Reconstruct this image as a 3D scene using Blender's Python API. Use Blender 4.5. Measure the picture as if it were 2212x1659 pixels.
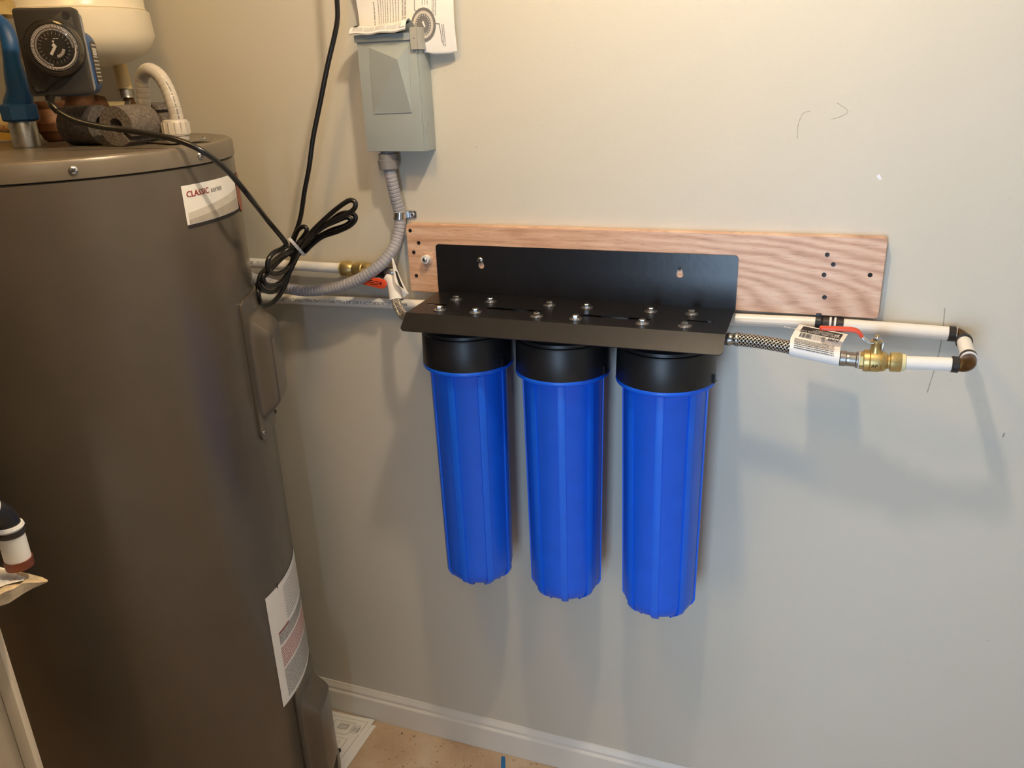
import bpy, bmesh, math, random
from mathutils import Vector, Matrix
random.seed(7)
PI = math.pi
scene = bpy.context.scene
for o in list(bpy.data.objects):
    bpy.data.objects.remove(o)
COL = scene.collection

# ------------------------------------------------------------------ camera
FPX, CAM = 1778.17, Vector((0.0, -1.56077, 1.67987))
PITCH, YAW, ROLL = -0.363841, 0.366905, -0.038975
fw = Vector((-math.sin(YAW)*math.cos(PITCH), math.cos(YAW)*math.cos(PITCH), math.sin(PITCH)))
rt = Vector((math.cos(YAW), math.sin(YAW), 0)); up = rt.cross(fw)
rt, up = (math.cos(ROLL)*rt + math.sin(ROLL)*up), (-math.sin(ROLL)*rt + math.cos(ROLL)*up)
cd = bpy.data.cameras.new('camera'); cam = bpy.data.objects.new('camera', cd); COL.objects.link(cam)
cd.sensor_fit = 'HORIZONTAL'; cd.sensor_width = 36; cd.lens = FPX/2212*36; cd.clip_start = .02; cd.clip_end = 50
M3 = Matrix((rt, up, -fw)).transposed()
cam.matrix_world = Matrix.Translation(CAM) @ M3.to_4x4()
scene.camera = cam

def at(px, py, y=None, z=None, t=None):
    """surveyed point: where the sight line through a photo pixel meets a wall-parallel plane y, a level z, or ground distance t"""
    v = rt*((px-1106)/FPX) - up*((py-829.5)/FPX) + fw
    if y is not None: k = (y-CAM.y)/v.y
    elif z is not None: k = (z-CAM.z)/v.z
    else: k = t/math.hypot(v.x, v.y)
    return CAM + v*k

# ------------------------------------------------------------------ world, lights, exposure
w = bpy.data.worlds.new('world'); scene.world = w; w.use_nodes = True
bg = w.node_tree.nodes['Background']; bg.inputs[0].default_value = (.62, .78, 1, 1); bg.inputs[1].default_value = .07
def area(name, loc, aim, sx, sy, col, power):
    l = bpy.data.lights.new(name, 'AREA'); l.shape = 'RECTANGLE'; l.size = sx; l.size_y = sy; l.color = col; l.energy = power
    o = bpy.data.objects.new(name, l); COL.objects.link(o); o.location = loc
    o.rotation_euler = (Vector(aim)-Vector(loc)).to_track_quat('-Z', 'Y').to_euler(); return o
def bulb(name, loc, r, col, power):
    l = bpy.data.lights.new(name, 'POINT'); l.shadow_soft_size = r; l.color = col; l.energy = power
    o = bpy.data.objects.new(name, l); COL.objects.link(o); o.location = loc; return o
bulb('ceiling_bulb', (-.23, -.64, 2.42), .04, (1, .81, .57), 39)
bulb('added_warm_fill_left', (-.74, -.92, 2.38), .12, (1, .60, .20), 15)  # warm fill added to brighten the upper left wall, no known fixture
bulb('far_ceiling_bulb', (.35, -2.1, 2.35), .035, (1, .90, .80), 4.5)
area('daylight_window', (-.28, -2.45, 1.05), (-.22, 0, .98), .6, 1.3, (.52, .73, 1), 36)
vs = scene.view_settings; vs.view_transform = 'Standard'; vs.look = 'None'; vs.gamma = 1; vs.exposure = 0; vs.use_curve_mapping = False

# ------------------------------------------------------------------ materials
def srgb(r, g, b):
    f = lambda c: (c/255/12.92) if c <= 10.3 else ((c/255+.055)/1.055)**2.4
    return (f(r), f(g), f(b), 1)
class NT:
    def __init__(s, name):
        s.m = bpy.data.materials.new(name); s.m.use_nodes = True; s.t = s.m.node_tree
        s.b = s.t.nodes['Principled BSDF']
    def n(s, typ, **kw):
        x = s.t.nodes.new(typ)
        for k, v in kw.items():
            if k.startswith('i_'):
                k = k[2:]; k = int(k) if k.isdigit() else k.replace('_', ' ')
                x.inputs[k].default_value = v
            else: setattr(x, k, v)
        return x
    def l(s, a, b): s.t.links.new(a, b)
    def vec(s, scale=(1, 1, 1), src='Object'):
        tc = s.n('ShaderNodeTexCoord'); mp = s.n('ShaderNodeMapping'); mp.inputs['Scale'].default_value = scale
        s.l(tc.outputs[src], mp.inputs[0]); return mp.outputs[0]
    def ramp(s, fac, stops):
        r = s.n('ShaderNodeValToRGB'); e = r.color_ramp.elements
        while len(e) < len(stops): e.new(.5)
        for q, (p, c) in zip(e, stops): q.position = p; q.color = c
        s.l(fac, r.inputs[0]); return r.outputs[0]
    def mix(s, fac, a, b, bt='MIX'):
        x = s.n('ShaderNodeMix', data_type='RGBA', blend_type=bt)
        for i, v in ((0, fac), (6, a), (7, b)):
            if hasattr(v, 'is_linked'): s.l(v, x.inputs[i])
            else: x.inputs[i].default_value = v
        return x.outputs[2]
    def bump(s, h, dist=.001, st=1):
        x = s.n('ShaderNodeBump'); x.inputs['Distance'].default_value = dist; x.inputs['Strength'].default_value = st
        s.l(h, x.inputs['Height']); s.l(x.outputs[0], s.b.inputs['Normal'])
def mat(name, col, rough=.5, metal=0, noise=.06, nscale=30, bump=0, **kw):
    k = NT(name); k.b.inputs['Roughness'].default_value = rough; k.b.inputs['Metallic'].default_value = metal
    for a, v in kw.items(): k.b.inputs[a.replace('_', ' ')].default_value = v
    nz = k.n('ShaderNodeTexNoise'); nz.inputs['Scale'].default_value = nscale; nz.inputs['Detail'].default_value = 4
    k.l(k.vec(), nz.inputs[0])
    c2 = tuple(min(1, c*(1-2.2*noise)) for c in col[:3])+(1,); c1 = tuple(min(1, c*(1+noise)) for c in col[:3])+(1,)
    k.l(k.ramp(nz.outputs[0], [(.3, c2), (.7, c1)]), k.b.inputs['Base Color'])
    if bump: k.bump(nz.outputs[0], bump)
    return k.m
# wall paint with faint roller texture, scuffs
k = NT('wall_paint'); k.b.inputs['Roughness'].default_value = .62
v = k.vec(); n1 = k.n('ShaderNodeTexNoise', i_Scale=1.6, i_Detail=3.); k.l(v, n1.inputs[0])
n2 = k.n('ShaderNodeTexNoise', i_Scale=420., i_Detail=2.); k.l(v, n2.inputs[0])
n3 = k.n('ShaderNodeTexNoise', i_Scale=34., i_Detail=5., i_Roughness=.75); k.l(v, n3.inputs[0])
base = k.ramp(n1.outputs[0], [(.3, srgb(202, 197, 183)), (.7, srgb(209, 204, 191))])
spots = k.ramp(n3.outputs[0], [(.70, (0, 0, 0, 1)), (.80, (1, 1, 1, 1))])
k.l(k.mix(spots, base, srgb(160, 150, 132)), k.b.inputs['Base Color']); k.bump(n2.outputs[0], .0006, .35)
WALL = k.m
k = NT('concrete_floor'); k.b.inputs['Roughness'].default_value = .8
v = k.vec(); n1 = k.n('ShaderNodeTexNoise', i_Scale=7., i_Detail=6.); k.l(v, n1.inputs[0])
n2 = k.n('ShaderNodeTexNoise', i_Scale=90., i_Detail=4., i_Roughness=.7); k.l(v, n2.inputs[0])
n3 = k.n('ShaderNodeTexVoronoi', i_Scale=110.); k.l(v, n3.inputs[0])
base = k.ramp(n1.outputs[0], [(.3, srgb(176, 150, 122)), (.55, srgb(196, 172, 144)), (.75, srgb(212, 196, 174))])
a = k.mix(k.ramp(n2.outputs[0], [(.62, (0, 0, 0, 1)), (.72, (1, 1, 1, 1))]), base, srgb(96, 68, 46))
b = k.mix(k.ramp(n3.outputs[0], [(.08, (1, 1, 1, 1)), (.14, (0, 0, 0, 1))]), a, srgb(220, 205, 185))
k.l(b, k.b.inputs['Base Color']); k.bump(n2.outputs[0], .001)
FLOOR = k.m
BLOCKM = None
# oak board
k = NT('oak'); k.b.inputs['Roughness'].default_value = .45
v = k.vec((1.5, 1, 22)); n1 = k.n('ShaderNodeTexNoise', i_Scale=3.2, i_Detail=5., i_Distortion=1.6); k.l(v, n1.inputs[0])
v2 = k.vec((14, 1, 210)); n2 = k.n('ShaderNodeTexNoise', i_Scale=3., i_Detail=3.); k.l(v2, n2.inputs[0])
v3 = k.vec((1.1, 0, 4.6)); wv = k.n('ShaderNodeTexWave', wave_type='RINGS', rings_direction='Y', i_Scale=5., i_Distortion=5., i_Detail=3.)
wv.inputs['Detail Scale'].default_value = 1.2; k.l(v3, wv.inputs[0])
c = k.ramp(n1.outputs[0], [(.3, srgb(190, 146, 116)), (.5, srgb(212, 170, 140)), (.7, srgb(226, 192, 164))])
c = k.mix(.0, c, c)
tc = k.n('ShaderNodeTexCoord'); sx = k.n('ShaderNodeSeparateXYZ'); k.l(tc.outputs['Object'], sx.inputs[0])
fx = k.n('ShaderNodeMapRange'); fx.inputs[1].default_value = -.12; fx.inputs[2].default_value = .22; k.l(sx.outputs[0], fx.inputs[0])
wr = k.ramp(wv.outputs[0], [(.0, srgb(176, 138, 116)), (.35, srgb(208, 170, 146)), (1, srgb(232, 206, 186))])
mx = k.n('ShaderNodeMath', operation='MULTIPLY'); k.l(fx.outputs[0], mx.inputs[0]); mx.inputs[1].default_value = .5
c = k.mix(mx.outputs[0], c, wr)
c = k.mix(k.ramp(n2.outputs[0], [(.56, (0, 0, 0, 1)), (.70, (.45, .45, .45, 1))]), c, srgb(138, 90, 62))
k.l(c, k.b.inputs['Base Color']); k.bump(n2.outputs[0], .0004, .5)
OAK = k.m
# braided stainless, from the tube's own uv
def braid(name, c1, c2):
    k = NT(name); k.b.inputs['Metallic'].default_value = .9; k.b.inputs['Roughness'].default_value = .25
    tc = k.n('ShaderNodeTexCoord'); sx = k.n('ShaderNodeSeparateXYZ'); k.l(tc.outputs['UV'], sx.inputs[0])
    def m(op, a, b):
        x = k.n('ShaderNodeMath', operation=op)
        for i, q in ((0, a), (1, b)):
            if q is None: continue
            if hasattr(q, 'is_linked'): k.l(q, x.inputs[i])
            else: x.inputs[i].default_value = q
        return x.outputs[0]
    A = m('MULTIPLY', sx.outputs[0], 2*PI*10); B = m('MULTIPLY', sx.outputs[1], 2*PI*155)
    h = m('MAXIMUM', m('SINE', m('ADD', A, B), None), m('SINE', m('SUBTRACT', A, B), None))
    k.l(k.ramp(h, [(.0, c1), (.75, c2)]), k.b.inputs['Base Color']); k.bump(h, .0012, 1); return k.m
BRAID = braid('stainless_braid', srgb(84, 78, 70), srgb(228, 224, 216))
def spk(name, c, c2, scale, lo, hi, rough, bump):
    k = NT(name); k.b.inputs['Roughness'].default_value = rough; v = k.vec()
    n = k.n('ShaderNodeTexNoise', i_Scale=scale, i_Detail=3.); k.l(v, n.inputs[0])
    k.l(k.ramp(n.outputs[0], [(lo, c), (hi, c2)]), k.b.inputs['Base Color']); k.bump(n.outputs[0], bump); return k.m
BLOCKM = mat('dark_light_block', srgb(92, 78, 62), .6, 0, .1, 6)  # dark finish for the unseen light block, chosen to cut bounce and reflections
BLACKMET = mat('black_powder_coat', (.009, .009, .011, 1), .30, 0, .1, 60, .00015)
BLACKPL = mat('black_plastic', (.010, .010, .011, 1), .42, 0, .1, 80)
BLUE = mat('blue_plastic', srgb(14, 96, 228), .36, 0, .03, 20)
BLUERIB = mat('blue_plastic_rib', srgb(18, 102, 232), .36, 0, .03, 20)
TANK = mat('heater_paint', srgb(98, 91, 82), .25, .25, .03, 8, .0002)
TANKLID = mat('heater_lid_paint', srgb(118, 109, 97), .32, .25, .04, 12)
PEX = mat('white_pex', srgb(238, 234, 228), .3, 0, .015, 20)
PEXY = mat('translucent_pex', srgb(228, 204, 150), .35, 0, .06, 14, Transmission_Weight=.15)
BRASS = mat('brass', srgb(204, 178, 118), .38, .8, .08, 60, .0001)
BRONZE = mat('dark_bronze', srgb(118, 86, 52), .32, .85, .2, 60)
COPPER = mat('aged_copper', srgb(112, 74, 48), .5, .35, .25, 30, .0004)
CHROME = mat('zinc_plate', srgb(210, 210, 210), .22, .95, .05, 60)
STEEL = mat('dull_steel', srgb(165, 160, 152), .32, .9, .1, 50)
CRIMP = mat('crimp_copper_black', srgb(62, 56, 54), .4, .5, .15, 60)
CONDUIT = mat('grey_conduit', srgb(164, 162, 168), .36, 0, .03, 20)
CONDFIT = mat('grey_pvc', srgb(128, 126, 128), .45, 0, .05, 30)
LGREY = mat('light_grey_conduit', srgb(186, 180, 172), .35, 0, .03, 20)
GREYBOX = mat('grey_enamel', srgb(160, 168, 167), .38, 0, .02, 20)
PAPER = mat('paper', srgb(238, 236, 232), .7, 0, .02, 20)
INK = mat('black_ink', srgb(34, 32, 32), .6); GINK = mat('grey_ink', srgb(120, 118, 118), .6); RINK = mat('red_ink', srgb(150, 30, 34), .6)
PINKINK = mat('pink_ink', srgb(190, 120, 120), .6); LINK = mat('pale_grey_ink', srgb(206, 200, 190), .6); MINK = mat('mid_grey_ink', srgb(178, 170, 158), .6)
RED = mat('red_vinyl', srgb(222, 78, 40), .4, 0, .04); WHITE = mat('white_plastic', srgb(235, 235, 238), .35, 0, .02)
CORD = mat('black_cord', (.012, .011, .010, 1), .24, 0, .1)
FOAM = spk('grey_foam', srgb(80, 72, 67), srgb(122, 113, 105), 260., .42, .78, .85, .0006)
FOAMIN = spk('foam_cut', srgb(50, 46, 44), srgb(110, 106, 100), 260., .45, .75, .9, .001)
CREAM = mat('cream_enamel', srgb(226, 216, 194), .28, 0, .02, 10)
PUMPBLUE = mat('pump_blue', srgb(20, 72, 126), .45, 0, .12, 30, .0003)
TIMER = mat('timer_black', srgb(38, 34, 30), .5, 0, .1)
GALV = mat('galvanised', srgb(178, 180, 178), .35, .85, .2, 40)
TRIM = mat('trim_white', srgb(226, 222, 212), .4, 0, .02, 8)
DRY = mat('gypsum_edge', srgb(212, 192, 160), .9, 0, .15, 70, .002); DOORW = mat('door_white', srgb(222, 206, 180), .45, 0, .02, 6)
SCREW = mat('dark_screw', srgb(52, 46, 44), .45, .6, .1, 80); YEL = mat('yellow_label', srgb(214, 170, 70), .6)
TAPE = mat('blue_tape', srgb(30, 110, 170), .6); DIRT = mat('debris', srgb(180, 160, 130), .8, 0, .3, 200); BRN = mat('brown_debris', srgb(90, 60, 36), .8, 0, .3, 200)
PANM = mat('pan_plastic', srgb(150, 140, 126), .4); HOLE = mat('dark_recess', (.006, .005, .005, 1), .7); PLATEM = mat('rating_plate', srgb(52, 42, 36), .4)
PENCIL = mat('pencil_graphite', srgb(158, 153, 142), .6); WASHM = mat('washer_zinc', srgb(190, 190, 192), .28, .95)
k = NT('clear_plastic'); k.b.inputs['Transmission Weight'].default_value = 1; k.b.inputs['Roughness'].default_value = .04; k.b.inputs['IOR'].default_value = 1.33; k.b.inputs['Base Color'].default_value = (.95, .93, .9, 1)
CLEAR = k.m

# ------------------------------------------------------------------ mesh helpers
ORG = {}
def place(o, origin, parent):
    ORG[o.name] = Vector(origin)
    if parent is not None:
        o.parent = parent; o.location = Vector(origin) - ORG[parent.name]
    else: o.location = origin
def thing(name, origin, label, cat, group=None):
    o = bpy.data.objects.new(name, None); o.empty_display_size = .02; COL.objects.link(o); place(o, origin, None)
    o['label'] = label; o['category'] = cat
    if group: o['group'] = group
    return o
def tag(o, label, cat, group=None):
    o['label'] = label; o['category'] = cat
    if group: o['group'] = group
    return o
def mk(name, V, F, m, parent=None, smooth=True, uv=None, angle=35, bevel=0, label=None, origin=None):
    V = [Vector(p) for p in V]
    lo = Vector([min(p[i] for p in V) for i in range(3)]); hi = Vector([max(p[i] for p in V) for i in range(3)])
    org = Vector(origin) if origin is not None else Vector(((lo.x+hi.x)/2, (lo.y+hi.y)/2, lo.z))
    me = bpy.data.meshes.new(name); me.from_pydata([p-org for p in V], [], [list(f) for f in F]); me.validate()
    if uv:
        L = me.uv_layers.new(name='uv')
        for lp in me.loops: L.data[lp.index].uv = uv[lp.vertex_index]
    bm = bmesh.new(); bm.from_mesh(me); bmesh.ops.recalc_face_normals(bm, faces=bm.faces)
    if bevel:
        es = [e for e in bm.edges if len(e.link_faces) == 2 and e.calc_face_angle(0) > .6]
        bmesh.ops.bevel(bm, geom=es, offset=bevel, segments=2, affect='EDGES', profile=.6)
    bm.to_mesh(me); bm.free()
    me.materials.append(m)
    for p in me.polygons: p.use_smooth = smooth
    if smooth: me.set_sharp_from_angle(angle=math.radians(angle))
    o = bpy.data.objects.new(name, me); COL.objects.link(o); place(o, org, parent)
    if label: o['label'] = label
    return o
def spline(P, n=8):
    P = [Vector(p) for p in P]; out = []
    for i in range(len(P)-1):
        a = P[i-1] if i else 2*P[0]-P[1]; b, c = P[i], P[i+1]; d = P[i+2] if i+2 < len(P) else 2*P[-1]-P[-2]
        for j in range(n):
            t = j/n; out.append(.5*((2*b)+(c-a)*t+(2*a-5*b+4*c-d)*t*t+(3*b-a-3*c+d)*t**3))
    out.append(P[-1]); return out
def resample(P, step):
    out = [P[0]]; acc = 0
    for a, b in zip(P, P[1:]):
        L = (b-a).length
        while L and acc+L >= step:
            a = a+(b-a)*((step-acc)/L); out.append(a); L = (b-a).length; acc = 0
        acc += L
    out.append(P[-1]); return out
def frames(P):
    T = [((P[min(i+1, len(P)-1)]-P[max(i-1, 0)])).normalized() for i in range(len(P))]
    n = T[0].orthogonal().normalized() if abs(T[0].z) > .9 else T[0].cross(Vector((0, 0, 1))).normalized()
    out = []
    for t in T:
        n = (n-t*n.dot(t)).normalized(); out.append((t, n, t.cross(n)))
    return out
def tubegeo(P, r, seg=16, caps=True):
    V, F, U = [], [], []; FR = frames(P); s = 0
    for i, (p, (t, n, b)) in enumerate(zip(P, FR)):
        if i: s += (P[i]-P[i-1]).length
        rr = r(s, i) if callable(r) else r
        for j in range(seg+1):
            a = 2*PI*j/seg; V.append(p+(n*math.cos(a)+b*math.sin(a))*rr); U.append((j/seg, s))
    m = seg+1
    for i in range(len(P)-1):
        for j in range(seg): F.append((i*m+j, i*m+j+1, (i+1)*m+j+1, (i+1)*m+j))
    if caps:
        F.append(tuple(range(seg))[::-1]); F.append(tuple((len(P)-1)*m+j for j in range(seg)))
    return V, F, U
def tube(name, P, r, m, parent=None, seg=16, caps=True, **kw):
    V, F, U = tubegeo([Vector(p) for p in P], r, seg, caps); return mk(name, V, F, m, parent, uv=U, **kw)
def lathe(name, base, axis, prof, m, parent=None, seg=40, hexa=False, **kw):
    """prof: list of (distance along axis, radius)"""
    ax = Vector(axis).normalized(); n = ax.orthogonal().normalized() if abs(ax.z) < .9 else Vector((1, 0, 0)); b = ax.cross(n)
    V, F = [], []
    if hexa: seg = 6
    for (h, r) in prof:
        for j in range(seg):
            a = 2*PI*(j+.5)/seg; V.append(Vector(base)+ax*h+(n*math.cos(a)+b*math.sin(a))*max(r, 1e-5))
    for i in range(len(prof)-1):
        for j in range(seg): F.append((i*seg+j, i*seg+(j+1) % seg, (i+1)*seg+(j+1) % seg, (i+1)*seg+j))
    F.append(tuple(range(seg))[::-1]); F.append(tuple((len(prof)-1)*seg+j for j in range(seg)))
    kw.setdefault('smooth', not hexa); return mk(name, V, F, m, parent, **kw)
def box(name, a, b, m, parent=None, bevel=.001, **kw):
    V = [(x, y, z) for x in (a[0], b[0]) for y in (a[1], b[1]) for z in (a[2], b[2])]
    F = [(0, 1, 3, 2), (4, 6, 7, 5), (0, 4, 5, 1), (2, 3, 7, 6), (0, 2, 6, 4), (1, 5, 7, 3)]
    return mk(name, V, F, m, parent, bevel=bevel, **kw)
def grid(fn, nu, nv, u0=0, u1=1, v0=0, v1=1):
    V = [fn(u0+(u1-u0)*i/nu, v0+(v1-v0)*j/nv) for i in range(nu+1) for j in range(nv+1)]
    F = [(i*(nv+1)+j, (i+1)*(nv+1)+j, (i+1)*(nv+1)+j+1, i*(nv+1)+j+1) for i in range(nu) for j in range(nv)]
    return V, F
def solid_sheet(name, fn, nu, nv, th, m, parent=None, **kw):
    """fn(u,v)->(point, normal); closed sheet of thickness th behind the surface"""
    A = [fn(i/nu, j/nv) for i in range(nu+1) for j in range(nv+1)]
    V = [p for p, n in A]+[p-Vector(n)*th for p, n in A]; N = len(A); W = nv+1; F = []
    for i in range(nu):
        for j in range(nv):
            q = (i*W+j, (i+1)*W+j, (i+1)*W+j+1, i*W+j+1); F.append(q); F.append(tuple(N+x for x in q[::-1]))
    ed = [(i*W, (i+1)*W) for i in range(nu)]+[((i+1)*W+nv, i*W+nv) for i in range(nu)]+[(j+1, j) for j in range(nv)]+[(nu*W+j, nu*W+j+1) for j in range(nv)]
    for a, b in ed: F.append((a, b, N+b, N+a))
    return mk(name, V, F, m, parent, **kw)
def fill2d(outer, holes=(), th=.002):
    """filled 2D outline with holes, extruded: returns verts (u,v,w) w in [-th/2, th/2] and faces"""
    cu = bpy.data.curves.new('tmp', 'CURVE'); cu.dimensions = '2D'; cu.fill_mode = 'BOTH'; cu.extrude = th/2
    for L in [outer]+list(holes):
        s = cu.splines.new('POLY'); s.points.add(len(L)-1); s.use_cyclic_u = True
        for p, q in zip(s.points, L): p.co = (q[0], q[1], 0, 1)
    o = bpy.data.objects.new('tmp', cu); COL.objects.link(o); me = o.to_mesh()
    V = [v.co.copy() for v in me.vertices]; F = [tuple(p.vertices) for p in me.polygons]
    o.to_mesh_clear(); bpy.data.objects.remove(o); bpy.data.curves.remove(cu); return V, F
def weld(V, F):
    key, idx, out = {}, [], []
    for v in V:
        q = tuple(round(c, 6) for c in v)
        if q not in key: key[q] = len(out); out.append(Vector(v))
        idx.append(key[q])
    F2 = [tuple(dict.fromkeys(idx[i] for i in f)) for f in F]; return out, [f for f in F2 if len(f) > 2]
def plate(name, outer, holes, th, fn, m, parent=None, **kw):
    V, F = weld(*fill2d(outer, holes, th)); return mk(name, [fn(*v) for v in V], F, m, parent, **kw)
def rrect(x0, y0, x1, y1, r, n=5, corners=(1, 1, 1, 1)):
    out = []
    for k, (cx, cy, a0) in enumerate(((x1-r, y0+r, -PI/2), (x1-r, y1-r, 0), (x0+r, y1-r, PI/2), (x0+r, y0+r, PI))):
        if corners[k]:
            out += [(cx+r*math.cos(a0+PI/2*i/n), cy+r*math.sin(a0+PI/2*i/n)) for i in range(n+1)]
        else: out.append(((x1, y0), (x1, y1), (x0, y1), (x0, y0))[k])
    return out
def circ(cx, cy, r, n=20): return [(cx+r*math.cos(2*PI*i/n), cy+r*math.sin(2*PI*i/n)) for i in range(n)]
def slot(x0, x1, cy, r, n=8):
    return [(x1-r+r*math.cos(a), cy+r*math.sin(a)) for a in [-PI/2+PI*i/n for i in range(n+1)]]+[(x0+r+r*math.cos(a), cy+r*math.sin(a)) for a in [PI/2+PI*i/n for i in range(n+1)]]
def textgeo(s, size):
    cu = bpy.data.curves.new('tmp', 'FONT'); cu.body = s; cu.size = size; cu.resolution_u = 2
    o = bpy.data.objects.new('tmp', cu); COL.objects.link(o); bpy.context.view_layer.update()
    me = o.to_mesh(); V = [v.co.copy() for v in me.vertices]; F = [tuple(p.vertices) for p in me.polygons]
    o.to_mesh_clear(); bpy.data.objects.remove(o); bpy.data.curves.remove(cu)
    return V, F
class Print:
    """collects flat print (letters, bars) in a (u,v) plane, then lays it on a surface by fn(u,v)->point"""
    def __init__(s): s.V, s.F = [], []
    def add(s, V, F):
        k = len(s.V); s.V += V; s.F += [tuple(i+k for i in f) for f in F]
    def text(s, t, size, u, v, rot=0, sx=1, bold=0):
        V, F = textgeo(t, size); c, q = math.cos(rot), math.sin(rot)
        for d in ([0] if not bold else [0, bold]):
            s.add([(u+c*(p.x*sx+d)-q*p.y, v+q*(p.x*sx+d)+c*p.y) for p in V], F)
    def quad(s, P): s.add(list(P), [tuple(range(len(P)))])
    def bar(s, u0, v0, u1, v1, n=1):
        for i in range(n):
            a, b = u0+(u1-u0)*i/n, u0+(u1-u0)*(i+1)/n; s.quad([(a, v0), (b, v0), (b, v1), (a, v1)])
    def words(s, u0, u1, v, h, vertical=False):
        """an unreadably small line of print, as dashes"""
        x = u0
        while x < u1:
            L = random.uniform(1.2, 5)*h; e = min(x+L, u1)
            if vertical: s.quad([(v, x), (v+h, x), (v+h, e), (v, e)])
            else: s.quad([(x, v), (e, v), (e, v+h), (x, v+h)])
            x = e+h*.8
    def build(s, name, fn, m, parent=None):
        o = mk(name, [fn(*p) for p in s.V], s.F, m, parent, smooth=False); o['kind'] = 'stuff'; return o
def screw(name, p, nrm, r, m, parent, label=None):
    """domed head with a cross recess"""
    nrm = Vector(nrm).normalized()
    o = lathe(name, p, nrm, [(0, r), (r*.25, r), (r*.5, r*.8), (r*.62, r*.45), (r*.65, .0001)], m, parent, seg=20, label=label)
    a = nrm.orthogonal().normalized(); b = nrm.cross(a); q = Vector(p)+nrm*r*.60
    for d, e in ((a, b), (b, a)):
        V = [q+d*i*r*.55+e*j*r*.12+nrm*h*r*.1 for i in (-1, 1) for j in (-1, 1) for h in (0, 1)]
        mk('cross_recess', V, [(0, 1, 3, 2), (4, 6, 7, 5), (0, 4, 5, 1), (2, 3, 7, 6), (0, 2, 6, 4), (1, 5, 7, 3)], HOLE, o if parent is None or parent.parent is None else parent, smooth=False)
    return o

# ------------------------------------------------------------------ setting
def struct(o): o['kind'] = 'structure'; return o
WB = struct(box('wall_back', (-2.4, 0, 0), (2.3, .1, 2.44), WALL, bevel=0, smooth=False))
struct(box('wall_left', (-2.5, -1.6, 0), (-2.4, .1, 2.44), WALL, bevel=0, smooth=False))
struct(box('unseen_light_block', (-2.5, -1.76, 0), (-.40, -1.66, 2.44), BLOCKM, bevel=0, smooth=False))  # unseen slab added to keep the cool light off the left side
struct(box('wall_right', (1.6, -3.2, 0), (1.7, .1, 2.44), WALL, bevel=0, smooth=False))
struct(box('floor', (-2.5, -3.2, -.1), (2.3, .1, 0), FLOOR, bevel=0, smooth=False))
struct(box('ceiling', (-2.5, -2.6, 2.44), (2.3, .1, 2.54), TRIM, bevel=0, smooth=False))
prof = [(0, 0), (-.014, 0), (-.014, .066), (-.0125, .069), (-.009, .072), (-.0095, .080), (-.007, .086), (-.0045, .090), (-.003, .0945), (0, .0945)]
V = [(x, y-.0002, z+.0005) for x in (-2.39, 2.2) for y, z in prof]; n = len(prof)
F = [(i, (i+1) % n, n+(i+1) % n, n+i) for i in range(n)]+[tuple(range(n)), tuple(range(2*n-1, n-1, -1))]
struct(mk('baseboard_back', V, F, TRIM, smooth=True, angle=20))
# pencil strokes and scuffs on the paint
for nm, pts, wd in (('pencil_mark', [(2041, 665), (2038, 700), (2032, 745), (2026, 770), (2018, 800), (2010, 825), (2003, 848)], .0012),
                    ('pencil_mark', [(1722, 300), (1724, 270), (1735, 245), (1750, 240)], .0006), ('pencil_mark', [(1808, 222), (1832, 240), (1815, 252), (1795, 258)], .0005),
                    ('pencil_mark', [(2170, 935), (2166, 945)], .0014), ('paint_chip', [(1896, 378), (1900, 384), (1903, 388)], .0035), ('pencil_mark', [(740, 622), (748, 632), (745, 648), (755, 655)], .0008)):
    P = [at(x, y, y=-.0002) for x, y in pts]; P = resample(spline(P, 5), .004); V = []
    for i, p in enumerate(P):
        t = (P[min(i+1, len(P)-1)]-P[max(i-1, 0)]).normalized(); s = Vector((-t.z, 0, t.x))*wd*(.5+.5*random.random())
        V += [p+s, p-s]
    mk(nm, V, [(2*i, 2*i+1, 2*i+3, 2*i+2) for i in range(len(P)-1)], WHITE if nm == 'paint_chip' else PENCIL, WB, smooth=False)

# ------------------------------------------------------------------ mounting board
BX0, BX1, BZ0, BZ1 = -.8171, .1089, 1.2435, 1.3875
board = plate('mounting_board', rrect(BX0, BZ0, BX1, BZ1, .006), [], .0186, lambda u, v, w: Vector((u, -.0096+w, v)), OAK, smooth=False, bevel=.0012)
tag(board, 'light oak board screwed to the wall behind the black bracket', 'board')
for i, (x, y) in enumerate([(886, 498), (904.5, 524.5), (894, 545), (899.6, 595.5), (1787, 550), (1800, 571), (1780, 593.5), (1781, 642)]):
    p = at(x, y, y=-.0190); lathe('screw', p, (0, -1, 0), [(0, .0040), (.0006, .0040), (.0007, .0031), (.0003, .0016), (.0003, .0001)], SCREW, board, seg=18)
p = at(1879.5, 594, y=-.0190); lathe('screw_hole', p, (0, -1, 0), [(0, .0042), (.0003, .0036), (.0003, .0001)], HOLE, board, seg=9)
p = at(924, 558, y=-.019); lathe('pad', p, (0, -1, 0), [(0, .0135), (.0018, .0130), (.0022, .0118), (.0022, .001)], OAK, board)
sp = lathe('spacer', p-Vector((0, .0018, 0)), (0, -1, 0), [(0, .0085), (.010, .0090), (.0125, .0085), (.0125, .004)], WHITE, board, label='white plastic spacer')
screw('screw', p-Vector((0, .0145, 0)), (0, -1, 0), .0056, CHROME, sp, label='bright pan head screw')

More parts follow.
